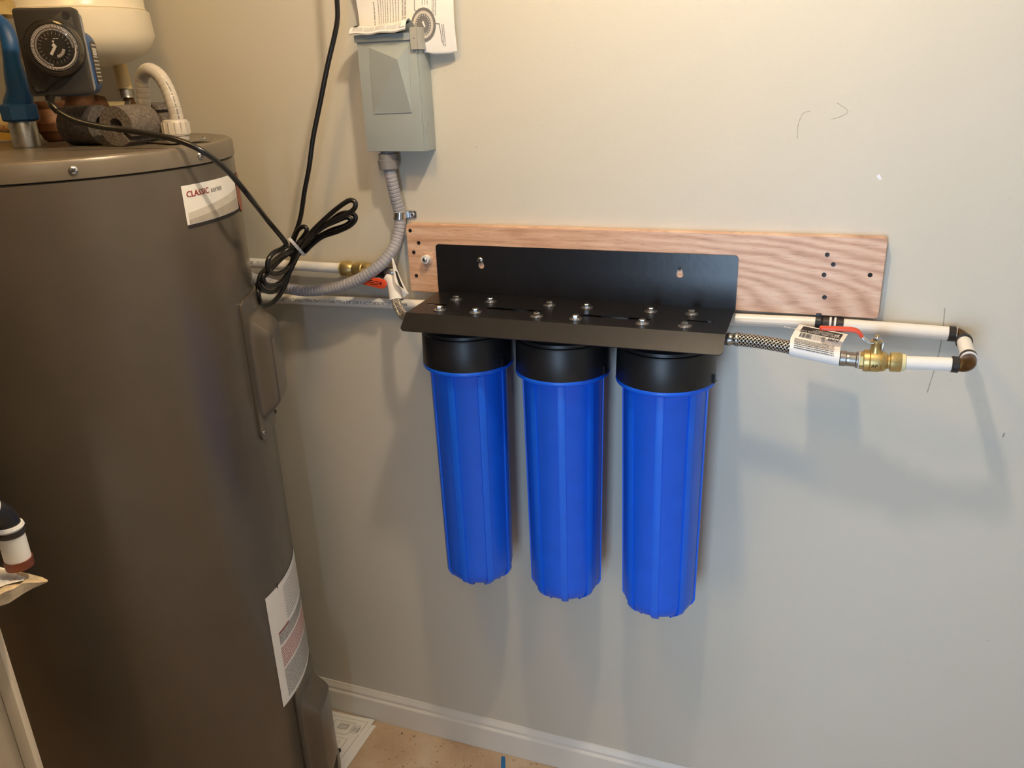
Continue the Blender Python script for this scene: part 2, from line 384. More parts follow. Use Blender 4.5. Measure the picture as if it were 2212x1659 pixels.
# ------------------------------------------------------------------ bracket
PX0, PX1, ZS, PZT = -.7500, -.1375, 1.2457, 1.348
YF = -.1832
br = thing('filter_bracket', ((PX0+PX1)/2, -.022, ZS), 'long black steel wall bracket carrying three blue filter housings', 'bracket')
def key(x, z): # keyhole outline: round bottom, narrow top
    o = [(x+.0068*math.cos(a), z+.0068*math.sin(a)) for a in [math.radians(150+240*i/14) for i in range(15)]]
    return o+[(x+.0036, z+.012), (x+.002, z+.0145), (x-.002, z+.0145), (x-.0036, z+.012)]
k1 = at(1039, 574, y=-.0225); k2 = at(1468, 593, y=-.0225)
pl = plate('back_plate', rrect(PX0, ZS-.001, PX1, PZT, .007, corners=(0, 1, 1, 0)), [key(k1.x, k1.z), key(k2.x, k2.z)], .0022, lambda u, v, w: Vector((u, -.0206+w, v)), BLACKMET, br, smooth=False)
p = at(1037.5, 562, y=-.0222); screw('screw', p, (0, -1, 0), .0062, CHROME, br, label='bright screw in the left keyhole')
p = at(1468, 580, y=-.0196); lathe('screw', p, (0, -1, 0), [(0, .0036), (.0012, .0034), (.0014, .001)], SCREW, br, seg=16)
def zs(px, py): q = at(px, py, z=ZS+.001); return (q.x, q.y)
def sl(a, b, r):
    (x0, y0), (x1, y1) = zs(*a), zs(*b); return slot(x0, x1, (y0+y1)/2, r)
def keyslot(a, b, r, big):
    (x0, y0), (x1, y1) = zs(*a), zs(*b); y = (y0+y1)/2
    return [(x0, y-r), (x0+.012, y-big), (x1-.022, y-big), (x1-.012, y-r), (x1, y-r), (x1+.004, y), (x1, y+r), (x1-.012, y+r), (x1-.022, y+big), (x0+.012, y+big), (x0, y+r), (x0-.004, y)]
holes = [sl((920, 657), (968, 658), .0045), keyslot((1052, 664), (1166, 673), .004, .0085), keyslot((1256, 681), (1405, 690), .004, .0085), sl((1483, 692), (1541, 696), .0045)]
sh = plate('shelf_plate', [(PX0, -.0206), (PX1, -.0206), (PX1+.001, YF), (PX0+.006, YF)], holes, .0022, lambda u, v, w: Vector((u, v, ZS+w)), BLACKMET, br, smooth=False)
fl0, fl1 = Vector((0, YF, ZS)), Vector((0, YF-.034, ZS-.026)); L = (fl1-fl0).length; dv = (fl1-fl0)/L; nv = Vector((0, -dv.z, dv.y))
plate('front_flange', rrect(PX0+.006, 0, PX1+.001, L, .009, corners=(0, 1, 1, 0)), [], .0022, lambda u, v, w: Vector((u, 0, 0))+fl0+dv*v+nv*w, BLACKMET, br, smooth=False)
tube('bend', [(PX0+.0061, YF, ZS), (PX1+.0009, YF, ZS)], .0011, BLACKMET, br, seg=10)
tube('bend', [(PX0, -.0206, ZS), (PX1, -.0206, ZS)], .0011, BLACKMET, br, seg=10)
CX = [-.6478+.1998*i for i in range(3)]; CY = -.1149; A, B = .0379, .0393
for i, cx in enumerate(CX):
    for sx in (-1, 1):
        for sy in (1, -1):
            q = Vector((cx+sx*A, CY+sy*B, ZS+.0013))
            wsh = lathe('washer', q, (0, 0, 1), [(0, .0122), (.0014, .0122), (.0016, .0116), (.0016, .003)], WASHM, br, seg=28)
            b = lathe('bolt', q+Vector((0, 0, .0016)), (0, 0, 1), [(0, .0082), (.0012, .0080), (.0014, .0066), (.0062, .0066), (.0076, .0054), (.0076, .0001)], CHROME, wsh, seg=6, smooth=False) if False else None
            V, F = [], []
            a0 = random.random()
            for h, r, n in ((0, .0080, 24), (.0013, .0076, 24)):
                V += [q+Vector((r*math.cos(2*PI*j/24), r*math.sin(2*PI*j/24), .0016+h)) for j in range(24)]
            F += [(j, (j+1) % 24, 24+(j+1) % 24, 24+j) for j in range(24)]+[tuple(range(24, 48)), tuple(range(23, -1, -1))]
            k0 = 48
            for h, r in ((.0013, .0066), (.0056, .0066), (.0068, .0056)):
                V += [q+Vector((r*math.cos(a0+PI/3*j), r*math.sin(a0+PI/3*j), .0016+h)) for j in range(6)]
            for L2 in (0, 6): F += [(k0+L2+j, k0+L2+(j+1) % 6, k0+L2+6+(j+1) % 6, k0+L2+6+j) for j in range(6)]
            F += [tuple(range(k0+12, k0+18))]
            mk('bolt', V, F, CHROME, br, smooth=False)

# ------------------------------------------------------------------ filter housings
LB = ['left blue water filter housing with black cap, nearest the grey tank', 'middle blue water filter housing with black cap under the bracket', 'right blue water filter housing with black cap, beside the braided hose']
ZC = 1.138; RT, RB, ZB = .0777, .0722, .662
def rad(z): return RB+(RT-RB)*(z-ZB)/(ZC-ZB)
for i, cx in enumerate(CX):
    base = Vector((cx, CY, .62)); t = thing('filter_housing', base, LB[i], 'water filter', 'blue water filter housings hanging from the bracket')
    zc = ZC
    lathe('cap', (cx, CY, 0), (0, 0, 1), [(zc+.001, .080), (zc, .0915), (zc+.0015, .092), (zc+.058, .0905), (zc+.062, .089), (zc+.0635, .0855), (zc+.069, .0850), (zc+.073, .078), (zc+.094, .076), (zc+.1045, .072), (zc+.1045, .01)], BLACKPL, t, seg=72)
    for s in (-1, 1):
        lathe('port', (cx+s*.074, CY, 1.2155), (s, 0, 0), [(0, .020), (.0245, .020), (.0255, .019), (.0255, .012)], BLACKPL, t, seg=28)
    # thread stop lug at the cap skirt
    for sgn, a0 in ((1, math.radians(-10+i*4)),):
        V = []
        for r in (.0915, .0955):
            for a, z in ((0, zc), (.20, zc), (.20, zc+.018), (.13, zc+.004)):
                V.append((cx+r*math.cos(a0-a), CY+r*math.sin(a0-a), z))
        mk('lug', V, [(0, 1, 2, 3), (7, 6, 5, 4), (0, 4, 5, 1), (1, 5, 6, 2), (2, 6, 7, 3), (3, 7, 4, 0)], BLACKPL, t, smooth=False)
    pr = [(zc+.004, .086), (zc-.0005, .0915), (zc-.004, .0925), (zc-.0075, .0915), (zc-.009, .0895), (zc-.0095, rad(zc)+.002), (zc-.013, rad(zc)), (ZB+.016, rad(ZB+.016)), (ZB+.002, rad(ZB)-.0003), (ZB-.008, .0700), (ZB-.017, .0655), (ZB-.024, .057), (ZB-.028, .048), (ZB-.0295, .040), (ZB-.0295, .001)]
    su = lathe('sump', (cx, CY, 0), (0, 0, 1), pr[::-1], BLUE, t, seg=72)
    off = [-5, 14, 4][i]; wv = []; rp = [(z, r) for z, r in pr if z <= zc-.0095][1:-1]
    for kk in range(8):
        ph = math.radians(off+45*kk); V, F = [], []; hw = .0070
        c0, s0 = math.sin(ph), -math.cos(ph); tx, ty = math.cos(ph), math.sin(ph)
        prr = [(z, r+.0022 if z > ZB-.005 else r+.0042) for z, r in rp[:-1]]; prr.append((ZB-.0350, .049)); prr.append((ZB-.0350, .038))
        for z, r in prr:
            for q, e in ((-hw, -.004), (-hw, 0), (-hw*.85, .0003), (hw*.85, .0003), (hw, 0), (hw, -.004)):
                V.append((cx+c0*(r+e)+tx*q, CY+s0*(r+e)+ty*q, z))
        n = 6
        for a in range(len(prr)-1):
            for b2 in range(n): F.append((a*n+b2, a*n+(b2+1) % n, (a+1)*n+(b2+1) % n, (a+1)*n+b2))
        F += [tuple(range(n)), tuple((len(prr)-1)*n+j for j in range(n))]
        mk('rib', V, F, BLUERIB, su, angle=50)
# nipples joining the heads
for i in (0, 1):
    lathe('pipe_nipple', (CX[i]+.0998-.0012, CY, 1.2155), (1, 0, 0), [(-.001, .0135), (.0034, .0135)], BLACKPL)
    o = bpy.context.scene.objects['pipe_nipple' if i == 0 else 'pipe_nipple.001']
    tag(o, ['black pipe nipple joining left and middle filter heads', 'black pipe nipple joining middle and right filter heads'][i], 'fitting')

# ------------------------------------------------------------------ water pipes
RP = .0113
def ring(name, c, ax, r, w_, m, parent, seg=32, **kw):
    c = Vector(c); ax = Vector(ax).normalized()
    return lathe(name, c-ax*w_/2, ax, [(0, r*.93), (w_*.06, r), (w_*.94, r), (w_, r*.93)], m, parent, seg=seg, **kw)
Y1 = -.0185
pA, pB = at(560, 643, y=Y1), at(838, 657, y=Y1); pC, pD = at(1586, 690, y=Y1), at(1760, 697.5, y=Y1)
zl = lambda x: pA.z+(pD.z-pA.z)*(x-pA.x)/(pD.x-pA.x)
wp = thing('water_pipe', (-.5, Y1, 1.21), 'long white plastic water pipe running under the board, doubling back at a bronze elbow', 'pipe')
x0 = -1.62
tube('pipe', [(x0, Y1, zl(x0)), (pD.x+.002, Y1, pD.z)], RP, PEX, wp, seg=28)
c1, c2 = at(1767, 697.5, y=Y1), at(1812, 699, y=Y1); eA = at(2078, 722, y=Y1)
d = (at(2045, 719.5, y=Y1)-c2).normalized()
ring('clamp_ring', c1, d, .0150, .0105, BLACKPL, wp)
box('clamp_ring_tab', c1+Vector((-.0045, -.006, .011)), c1+Vector((.0045, .006, .0185)), BLACKPL, wp)
ring('crimp_ring', c1+d*.0125, d, .0132, .012, CRIMP, wp)
ring('white_ring', c1+d*.0205, d, .0130, .004, WHITE, wp); ring('coupling', c1+d*.0245, d, .0122, .005, CRIMP, wp)
ring('white_ring', c1+d*.0285, d, .0130, .004, WHITE, wp); ring('crimp_ring', c1+d*.037, d, .0134, .012, CRIMP, wp)
tube('pipe', [c1+d*.042, at(2056, 720.5, y=Y1)], RP+.0006, PEX, wp, seg=28)
ring('crimp_ring', at(2056, 721, y=Y1), d, .0134, .012, CRIMP, wp); ring('white_ring', at(2063, 721.5, y=Y1), d, .0130, .003, WHITE, wp)
eB = at(2097, 790, y=-.128)
def arc3(a, b, c, n=8): # quadratic bend
    a, b, c = Vector(a), Vector(b), Vector(c); return [a*(1-t)**2+2*b*t*(1-t)+c*t*t for t in [i/n for i in range(n+1)]]
dd = (eB-eA).normalized()
lo = Vector((-1, 0, .01)).normalized()
elb = tube('elbow', arc3(at(2064, 721.5, y=Y1), eA+Vector((.003, 0, 0)), eA+dd*.028, 10), lambda s, i: .0098 if 2 < i < 9 else .0106, BRONZE, wp, seg=24)
ring('crimp_ring', eA+dd*.026, dd, .0134, .008, CRIMP, wp)
tube('pipe', [eA+dd*.028, eB-dd*.026], RP+.0002, PEX, wp, seg=28)
ring('crimp_ring', eB-dd*.028, dd, .0134, .007, CRIMP, wp); ring('white_ring', eB-dd*.0225, dd, .0132, .004, WHITE, wp)
eC = eB+lo*.020
tube('elbow', arc3(eB-dd*.022, eB+dd*.002, eB+lo*.020, 10), lambda s, i: .0118 if 2 < i < 9 else .0110, BRONZE, wp, seg=24)
ring('crimp_ring', eC+lo*.003, lo, .0136, .011, CRIMP, wp)
vend = at(1951, 783, y=-.128)
dC = (vend-eC).normalized()
tube('pipe', [eC+dC*.004, vend-dC*.004], RP, PEX, wp, seg=28)
# printing on the long pipe
pr = Print(); pr.text('POLLO PEX Tubing cNSFus Pw-G U.P.Code PEX-b 3/4" SDR 9 ASTM F876/F877/F1807/F2098', .0094, 0, -.0035, bold=.0005)
us = [p[0] for p in pr.V]; Lt = max(us); xs0 = at(600, 645, y=Y1).x; xs1 = at(885, 660, y=Y1).x
def onpipe(u, v):
    x = xs0+(xs1-xs0)*u/Lt; a = math.radians(12)+v/RP; return Vector((x, Y1-math.cos(a)*(RP+.0002), zl(x)+math.sin(a)*(RP+.0002)))
pr.build('lettering', onpipe, GINK, wp)
# blue stroke on top of right pipe
P = [at(x, y, y=Y1-.002)+Vector((0, 0, .0)) for x, y in ((1975, 702), (1990, 703.5), (2010, 704.5), (2028, 706))]
# ------------------------------------------------------------------ ball valve, right
va = thing('ball_valve', at(1895, 780, y=-.128), 'brass ball valve with red lever, beside the tagged braided hose on the right', 'valve')
v0 = at(1856, 778, y=-.128); ax = (vend-v0).normalized(); Lv = (vend-v0).length; f = lambda px: ((px-1856)/(1951-1856))*Lv
hx = lathe('hex_end', v0, ax, [(0, .0150), (f(1866), .0150)], BRASS, va, hexa=True)
body = lathe('body', v0, ax, [(f(1864), .0165), (f(1866), .0185), (f(1877), .0188), (f(1878.5), .0172), (f(1880), .0183), (f(1894), .0186), (f(1901), .0180), (f(1902.5), .0164), (f(1904), .0172), (f(1911), .0165), (f(1915), .0140), (f(1918), .0118), (f(1921), .0118), (f(1922), .0150), (f(1924), .0164), (f(1944), .0166), (f(1947), .0155), (f(1948), .012)], BRASS, va, seg=40)
lathe('release_collar', v0, ax, [(f(1946), .0145), (f(1955), .0140), (f(1956), .0120)], mat('cream_collar', srgb(232, 220, 170), .4), va)
st = v0+ax*f(1889)
lathe('stem', st+Vector((0, 0, .012)), (0, 0, 1), [(0, .0105), (.010, .0085), (.018, .0082), (.020, .0092), (.024, .0092), (.0245, .004), (.033, .004)], BRASS, va, seg=28)
zt = st.z+.0365
def lever(parent, pts, wdt, th, m, name, wf=None):
    V, F = [], []; P = [Vector(p) for p in pts]
    for i, p in enumerate(P):
        t = (P[min(i+1, len(P)-1)]-P[max(i-1, 0)]).normalized(); n = Vector((-t.z, 0, t.x)); ww = wf(i/(len(P)-1)) if wf else 1
        for s, q in ((-1, -1), (-1, 1), (1, 1), (1, -1)): V.append(p+Vector((0, s*wdt/2*ww, 0))+n*q*th/2)
    for i in range(len(P)-1):
        for j in range(4): F.append((4*i+j, 4*i+(j+1) % 4, 4*i+4+(j+1) % 4, 4*i+4+j))
    F += [(0, 1, 2, 3), tuple(4*(len(P)-1)+j for j in range(4))]
    return mk(name, V, F, m, parent, bevel=min(th*.35, .0015))
YL = st.y
lp = [at(x, y, y=YL) for x, y in ((1908, 739), (1890, 739), (1876, 738), (1868, 733), (1861, 725))]
lever(va, lp, .016, .0022, CHROME, 'lever')
tb = at(1908, 740, y=YL); box('lever_stop', tb+Vector((-.001, -.008, -.013)), tb+Vector((.0012, -.002, .001)), CHROME, va, bevel=.0004)
lathe('lever_nut', (st.x, st.y, tb.z+.001), (0, 0, 1), [(0, .0072), (.006, .0072)], CHROME, va, hexa=True)
lathe('stem_tip', (st.x, st.y, tb.z+.007), (0, 0, 1), [(0, .0045), (.003, .0042), (.0035, .001)], CHROME, va, seg=16)
rp_ = [at(x, y, y=YL) for x, y in ((1863, 727), (1855, 717.5), (1848, 713.5), (1838, 711.5), (1820, 710.5), (1800, 709.5), (1785, 709), (1774, 708.5), (1770, 708.5))]
lever(va, rp_, .0165, .0052, RED, 'grip', wf=lambda t: 1 if t < .85 else 1-.45*(t-.85)/.15)
pr = Print(); pr.text('AP', .008, 0, 0, bold=.0006)
pr.build('embossed_letters', lambda u, v: Vector((st.x-.005+u, st.y-.0187, st.z-.006+v)), BRONZE, va)
# ------------------------------------------------------------------ braided hose, right
YH = -.118
ho = thing('braided_hose', at(1650, 740, y=YH), 'stainless braided hose running from right filter to the lever valve', 'hose')
hp = spline([(CX[2]+.101, CY, 1.2155), at(1592, 733, y=YH), at(1640, 738.5, y=-.120), at(1700, 749, y=-.123), at(1760, 763, y=-.126), at(1818, 774, y=-.128), v0-ax*.001], 10)
hp = resample(hp, .003)
def seg_of(P, a, b): # portion between fractions
    n = len(P)-1; return P[int(a*n):max(int(a*n)+2, int(b*n)+1)]
tot = sum((b-a).length for a, b in zip(hp, hp[1:]))
tube('braid', seg_of(hp, .10, .87), .0118, BRAID, ho, seg=28)
s1 = seg_of(hp, 0, .12); tube('ferrule', s1, lambda s, i: [.0105, .0118, .0105, .0122][min(3, i*4//len(s1))] if i < len(s1)-2 else .0128, STEEL, ho, seg=28)
e = hp[int(.86*(len(hp)-1))]; dH = (v0-e).normalized(); LH = (v0-e).length
lathe('ferrule', e, dH, [(0, .0122), (.001, .0132), (.012*LH/.04, .0132), (.014*LH/.04, .0118), (.016*LH/.04, .0122), (.020*LH/.04, .0122), (.032*LH/.04, .0122), (.034*LH/.04, .0142), (.0375*LH/.04, .0142), (.038*LH/.04, .0125)], STEEL, ho, seg=32)
lathe('gasket', e+dH*(LH*.955), dH, [(0, .0146), (LH*.045-.0002, .0146)], WHITE, ho, seg=32)
# ------------------------------------------------------------------ paper tag on right hose
h0, h1 = at(1706, 750, y=-.123), at(1813, 773, y=-.128); hd = (h1-h0); TW = hd.length; hd.normalize()
prof = [(.062, .024), (.045, .0235), (.028, .0225), (.012, .0190), (0, .0152), (-.0090, .0120), (-.0135, .0065), (-.0148, 0), (-.0135, -.0065), (-.0090, -.0120), (0, -.0150), (.008, -.0125)]
PL = [Vector((0, a, b)) for a, b in prof]; PS = resample(spline(PL, 6), .002); SL = .002*(len(PS)-2)
def tagfn(t, s, off=0):
    s = max(0, min(len(PS)-1.001, s/.002)); i = int(s); q = PS[i].lerp(PS[i+1], s-i); tg = (PS[i+1]-PS[i]).normalized(); n = Vector((0, tg.z, -tg.y))
    sk = -.012*(1-min(1, s*.002/.06)) # top edge swings left
    return h0+hd*t+Vector((-sk*1.0, 0, 0))+q+n*off, n
tg = solid_sheet('hose_tag', lambda u, v: (lambda a: (a[0], a[1]))(tagfn(u*TW, v*SL)), 14, 44, .0004, PAPER, angle=60)
tag(tg, 'white printed paper tag wrapped around the right braided hose', 'tag')
fnt = lambda o: (lambda u, v: tagfn(u, v, .0004*o)[0])
pr = Print()
for i in range(12): pr.bar(TW*(.10+.82*i/12), .008, TW*(.10+.82*(i+1)/12), .036)
# split rows so the block follows the curve
V2, F2 = grid(lambda u, v: (u, v), 10, 8, TW*.10, TW*.92, .006, .034); pr.V, pr.F = V2, F2
pr.build('print_block', fnt(1), INK, tg)
up_ = lambda: None
pw = Print(); rt_ = PI
pw.text('LEAD FREE WATER CONNECTOR', .0062, TW*.90, .0325-.0, rt_+0, sx=.85, bold=.0002) if False else None
# the tag hangs upside down: u runs right->left, v grows downwards, so letters are laid with u reversed, v reversed
def tinv(P_, s, size, u, v, sx=1, bold=0):
    V, F = textgeo(s, size)
    for dlt in ([0] if not bold else [0, bold]): P_.add([(u-(p.x*sx+dlt), v+p.y*1.0) for p in V], F)
tinv(pw, 'LEAD FREE WATER CONNECTOR', .0066, TW*.90, .0270, .95, .0003); 
tinv(pw, 'YEAR LIMITED', .0056, TW*.76, .0205, 1, .0003); tinv(pw, 'WARRANTY', .0056, TW*.76, .0145, 1, .0003)
pw.bar(TW*.78, .0150, TW*.87, .0250)
pw.build('lettering', fnt(2), WHITE, tg)
pk = Print(); tinv(pk, '5', .0110, TW*.855, .0160, 1, .0006); tinv(pk, 'AH1', .0105, TW*.93, .0385, 1, .0006); tinv(pk, '12" IF', .0090, TW*.82, .0400, 1, .0004)
pk.V, pk.F = pk.V, pk.F
for i in range(16): pk.bar(TW*.14+i*.0012, .038, TW*.14+i*.0012+random.choice((.0004, .0008)), .053)
for r_ in range(7):
    for q in range(2): pk.words(TW*(.08), TW*.88-.01*q, .0595+r_*.0034, .0011)
for r_ in range(6): pk.words(TW*.36, TW*.66, .038+r_*.003, .0009)
pk.build('small_print', fnt(3), mat('soft_black_ink', srgb(84, 82, 84), .6), tg)

# ------------------------------------------------------------------ left upper pipe, valve, hose, tag
YU = -.03
u0, u1 = at(545, 568, y=YU), at(740, 580, y=YU); du = (u1-u0).normalized()
up1 = tag(tube('water_pipe', [u0-du*.22, u1], RP, PEX, seg=28), 'short white plastic pipe above the long one, entering the left brass valve', 'pipe')
pr = Print(); pr.text('02/20    0210', .009, 0, -.003)
pr.build('lettering', lambda u, v: u0+du*(u-.01)+Vector((0, -math.cos(v/RP+.35)*(RP+.0002), math.sin(v/RP+.35)*(RP+.0002))), GINK, up1)
vl = thing('ball_valve', u1, 'brass ball valve with short red lever, behind the grey flexible conduit', 'valve')
lathe('release_collar', u1-du*.004, du, [(0, .0125), (.001, .0145), (.007, .0150)], mat('cream_collar_left', srgb(226, 206, 140), .4), vl)
lathe('body', u1, du, [(0, .0140), (.002, .0172), (.006, .0180), (.016, .0178), (.024, .0150), (.028, .0125), (.031, .0128), (.035, .0165), (.052, .0175), (.054, .0160), (.056, .0172), (.068, .0165), (.076, .0135), (.082, .0130)], BRASS, vl, seg=40)
lathe('stem', u1+du*.062+Vector((0, -.012, 0)), (0, -1, 0), [(0, .008), (.014, .007), (.020, .005)], BRASS, vl, seg=24)
q0 = u1+du*.062+Vector((0, -.034, 0))
ga, gb = at(772, 603, y=-.064), at(835, 615, y=-.064); gd = (gb-ga).normalized(); gn = Vector((-gd.z, 0, gd.x))
box('lever', Vector((ga.x-.012, -.0645, ga.z-.004)), Vector((gb.x-.02, -.0620, ga.z+.006)), CHROME, vl, bevel=.0005)
Lg = (gb-ga).length
plate('grip', [(0, -.004), (.012, -.0085), (Lg-.012, -.0105), (Lg-.003, -.008), (Lg, 0), (Lg-.003, .008), (Lg-.012, .0105), (.02, .0095), (.006, .007), (0, .003)], [], .006, lambda u, v, w_: ga+gd*u+gn*v+Vector((0, w_, 0)), RED, vl, bevel=.0012)
pr = Print(); pr.words(.008, .025, -.001, .003); pr.words(.030, .055, .003, .0018); pr.words(.028, .055, -.001, .0018); pr.words(.032, .052, -.0045, .0014); pr.text('R', .009, .055, -.002, bold=.001)
pr.build('lettering', lambda u, v: ga+gd*u+gn*v+Vector((0, -.0033, 0)), INK, vl)
nt = lathe('reducer', u1+du*.080, du, [(0, .0140), (.014, .0145), (.016, .0158), (.028, .0158), (.029, .0120)], CRIMP, vl, seg=32)
hl = thing('braided_hose', at(850, 640, y=-.06), 'short stainless braided hose bending from left brass valve to the left filter', 'hose')
s0 = u1+du*.108
lathe('ferrule', s0, du, [(0, .012), (.001, .0135), (.018, .0135), (.020, .0122), (.024, .011)], STEEL, hl, seg=28)
sp_ = spline([s0+du*.018, at(846, 606, y=-.036), at(855, 635, y=-.050), at(858, 660, y=-.075), at(872, 682, y=-.100), (CX[0]-.125, CY, 1.2155), (CX[0]-.1005, CY, 1.2155)], 8)
tube('braid', resample(sp_, .003), .0100, BRAID, hl, seg=26)
ring('ferrule', (CX[0]-.1105, CY, 1.2155), (1, 0, 0), .0125, .02, STEEL, hl)
sl_ = spline([at(838, 600, y=-.036), at(847, 607, y=-.040), at(853, 622, y=-.046), at(856, 640, y=-.055), at(857, 648, y=-.058)], 6)
Vt, Ft, Ut = tubegeo(sl_, lambda s, i: .0125+.003*min(1, s/.03), 24, False)
tt = thing('hose_tag', at(857, 640, y=-.05), 'curled printed paper tag on the left braided hose', 'tag')
mk('sleeve', Vt, Ft, PAPER, tt)
rows = [((846, 557), (849, 557)), ((849, 578), (858, 582)), ((851, 596), (868, 606)), ((855, 612), (878, 626)), ((866, 622), (883, 634)), ((872, 644), (881, 634))]
dpt = [(-.050, -.048), (-.056, -.046), (-.064, -.050), (-.070, -.055), (-.070, -.058), (-.062, -.060)]
RL = spline([at(a[0], a[1], y=d[0]) for (a, b), d in zip(rows, dpt)], 5); RR = spline([at(b[0], b[1], y=d[1]) for (a, b), d in zip(rows, dpt)], 5)
def fl_(u, v):
    i = min(int(u*(len(RL)-1)), len(RL)-2); f_ = u*(len(RL)-1)-i; a = RL[i].lerp(RL[i+1], f_); b = RR[i].lerp(RR[i+1], f_)
    return a.lerp(b, v), Vector((.6, -.8, 0)).normalized()
solid_sheet('flap', fl_, 24, 4, .0005, PAPER, tt)
pr = Print(); pr.bar(.25, .35, .62, .75, 10); pr.words(.66, .80, .2, .02)
pr.build('print_block', lambda u, v: fl_(min(u, .99), v)[0]+Vector((.0006, -.0010, 0)), INK, tt)
pr = Print()
for r_ in range(5): pr.words(.004, .038, -.6+r_*.30, .0012)
def onsl(u, v):
    i = min(len(sl_)-2, int(u/.05*(len(sl_)-1))); a = v if abs(v) > 2 else v; t_, n_, b_ = frames(sl_)[i]; q = Vector((0, -1, .2)); q = (q-t_*q.dot(t_)).normalized(); r2 = t_.cross(q)
    return sl_[i]+(q*math.cos(v)+r2*math.sin(v))*(.0130+.003*min(1, u/.03))
pr.V = [(u, v*1.0) for u, v in pr.V]; pr.build('small_print', onsl, INK, tt)

# ------------------------------------------------------------------ disconnect box
D0, D1, DZ0, DZ1, DD = -.8697, -.7435, 1.537, 1.752, -.058
db = thing('disconnect_box', ((D0+D1)/2, -.03, DZ0), 'grey metal electrical disconnect box with a raised pyramid cover', 'electrical box')
bd = box('enclosure', (D0+.002, DD+.010, DZ0), (D1, -.0005, DZ1), GREYBOX, db, bevel=.0015)
cvr = box('cover', (D0, DD, DZ0+.001), (D1-.001, DD+.0098, DZ1-.012), GREYBOX, db, bevel=.0015)
Yc = DD-.0002
a_, b_, c_, d_ = (at(x, y, y=DD) for x, y in ((798, 103), (883, 98), (890, 243), (808, 246))); apx = at(858, 128, y=DD-.020); apx.y = DD-.020
V = [a_, b_, c_, d_, apx]; fr = [Vector((p.x, DD-.0016, p.z)) for p in (a_, b_, c_, d_)]; V = [Vector((p.x, DD+.0004, p.z)) for p in (a_, b_, c_, d_)]+fr+[apx]
mk('raised_pyramid', V, [(0, 1, 5, 4), (1, 2, 6, 5), (2, 3, 7, 6), (3, 0, 4, 7), (4, 5, 8), (5, 6, 8), (6, 7, 8), (7, 4, 8)], GREYBOX, cvr, smooth=False)
box('hood', (D0-.003, DD-.004, DZ1-.012), (D1+.002, -.0008, DZ1+.001), GREYBOX, db, bevel=.0015)
tabm = mat('grey_tab', srgb(176, 174, 166), .4)
tx = at(906, 60, y=DD-.003); ty = at(906, 106, y=DD-.003)
plate('hasp_tab', rrect(D1-.008, ty.z, D1+.006, DZ1+.010, .003), [circ(D1-.001, ty.z+.019, .0013, 10)], .0015, lambda u, v, w_: Vector((u, DD-.0055+w_, v)), tabm, db, smooth=False, label='pale grey hasp tab with a hole')
box('hasp_side', (D1+.0045, DD-.006, ty.z), (D1+.006, -.015, DZ1+.010), tabm, db, bevel=.0004)
V, F, U = tubegeo([Vector((D1+.0003, -.034+.0095*math.cos(a), DZ0+.045+.0115*math.sin(a))) for a in [2*PI*i/28 for i in range(29)]], .0004, 6, False)
mk('knockout', V, F, GREYBOX, bd)
# connector + conduit
cx_ = at(838, 340, y=-.036)
cf = thing('flexible_conduit', cx_, 'grey ribbed flexible conduit curving from the grey box behind the tank', 'conduit')
cp = [Vector((cx_.x, -.036, DZ0-.001))]
lathe('connector', (cx_.x, -.036, DZ0-.0003), (0, 0, -1), [(0, .014), (.004, .014), (.005, .0185), (.016, .0185), (.017, .021), (.034, .020), (.036, .0170)], CONDFIT, cf, seg=32)
cpts = [(cx_.x, -.036, DZ0-.03), at(843, 375, y=-.036), at(853, 420, y=-.028), at(864, 465, y=-.018), at(861, 505, y=-.022), at(845, 545, y=-.040), at(812, 580, y=-.060), at(765, 608, y=-.068), at(715, 623, y=-.070), at(660, 628, y=-.070), at(610, 620, y=-.072), at(560, 606, y=-.074), at(500, 585, y=-.076), at(430, 570, y=-.08)]
cs = resample(spline(cpts, 10), .0011)
tube('conduit', cs, lambda s, i: .0124+(0 if i % 7 else -.0010), CONDUIT, cf, seg=24, angle=80)
stc = at(864, 465, y=-.018)
spp = thing('conduit_strap', stc, 'small bright metal strap holding the grey conduit to the wall', 'strap')
tgs = (at(861, 490, y=-.02)-at(864, 445, y=-.02)).normalized()
for kk in (-.005, .005): ring('band', stc+tgs*kk, tgs, .0142, .005, CHROME, spp, seg=28)
ring('band', stc, tgs, .0136, .006, CHROME, spp, seg=28)
tp = at(890, 463, y=-.003)
plate('ear', rrect(stc.x+.010, tp.z-.0075, tp.x+.010, tp.z+.0075, .0035), [], .002, lambda u, v, w_: Vector((u, -.0025+w_, v)), CHROME, spp, smooth=False)
box('leg', (stc.x+.0095, -.016, tp.z-.0065), (stc.x+.0125, -.002, tp.z+.0065), CHROME, spp, bevel=.0005)
screw('screw', (tp.x+.002, -.0036, tp.z), (0, -1, 0), .0042, CHROME, spp)

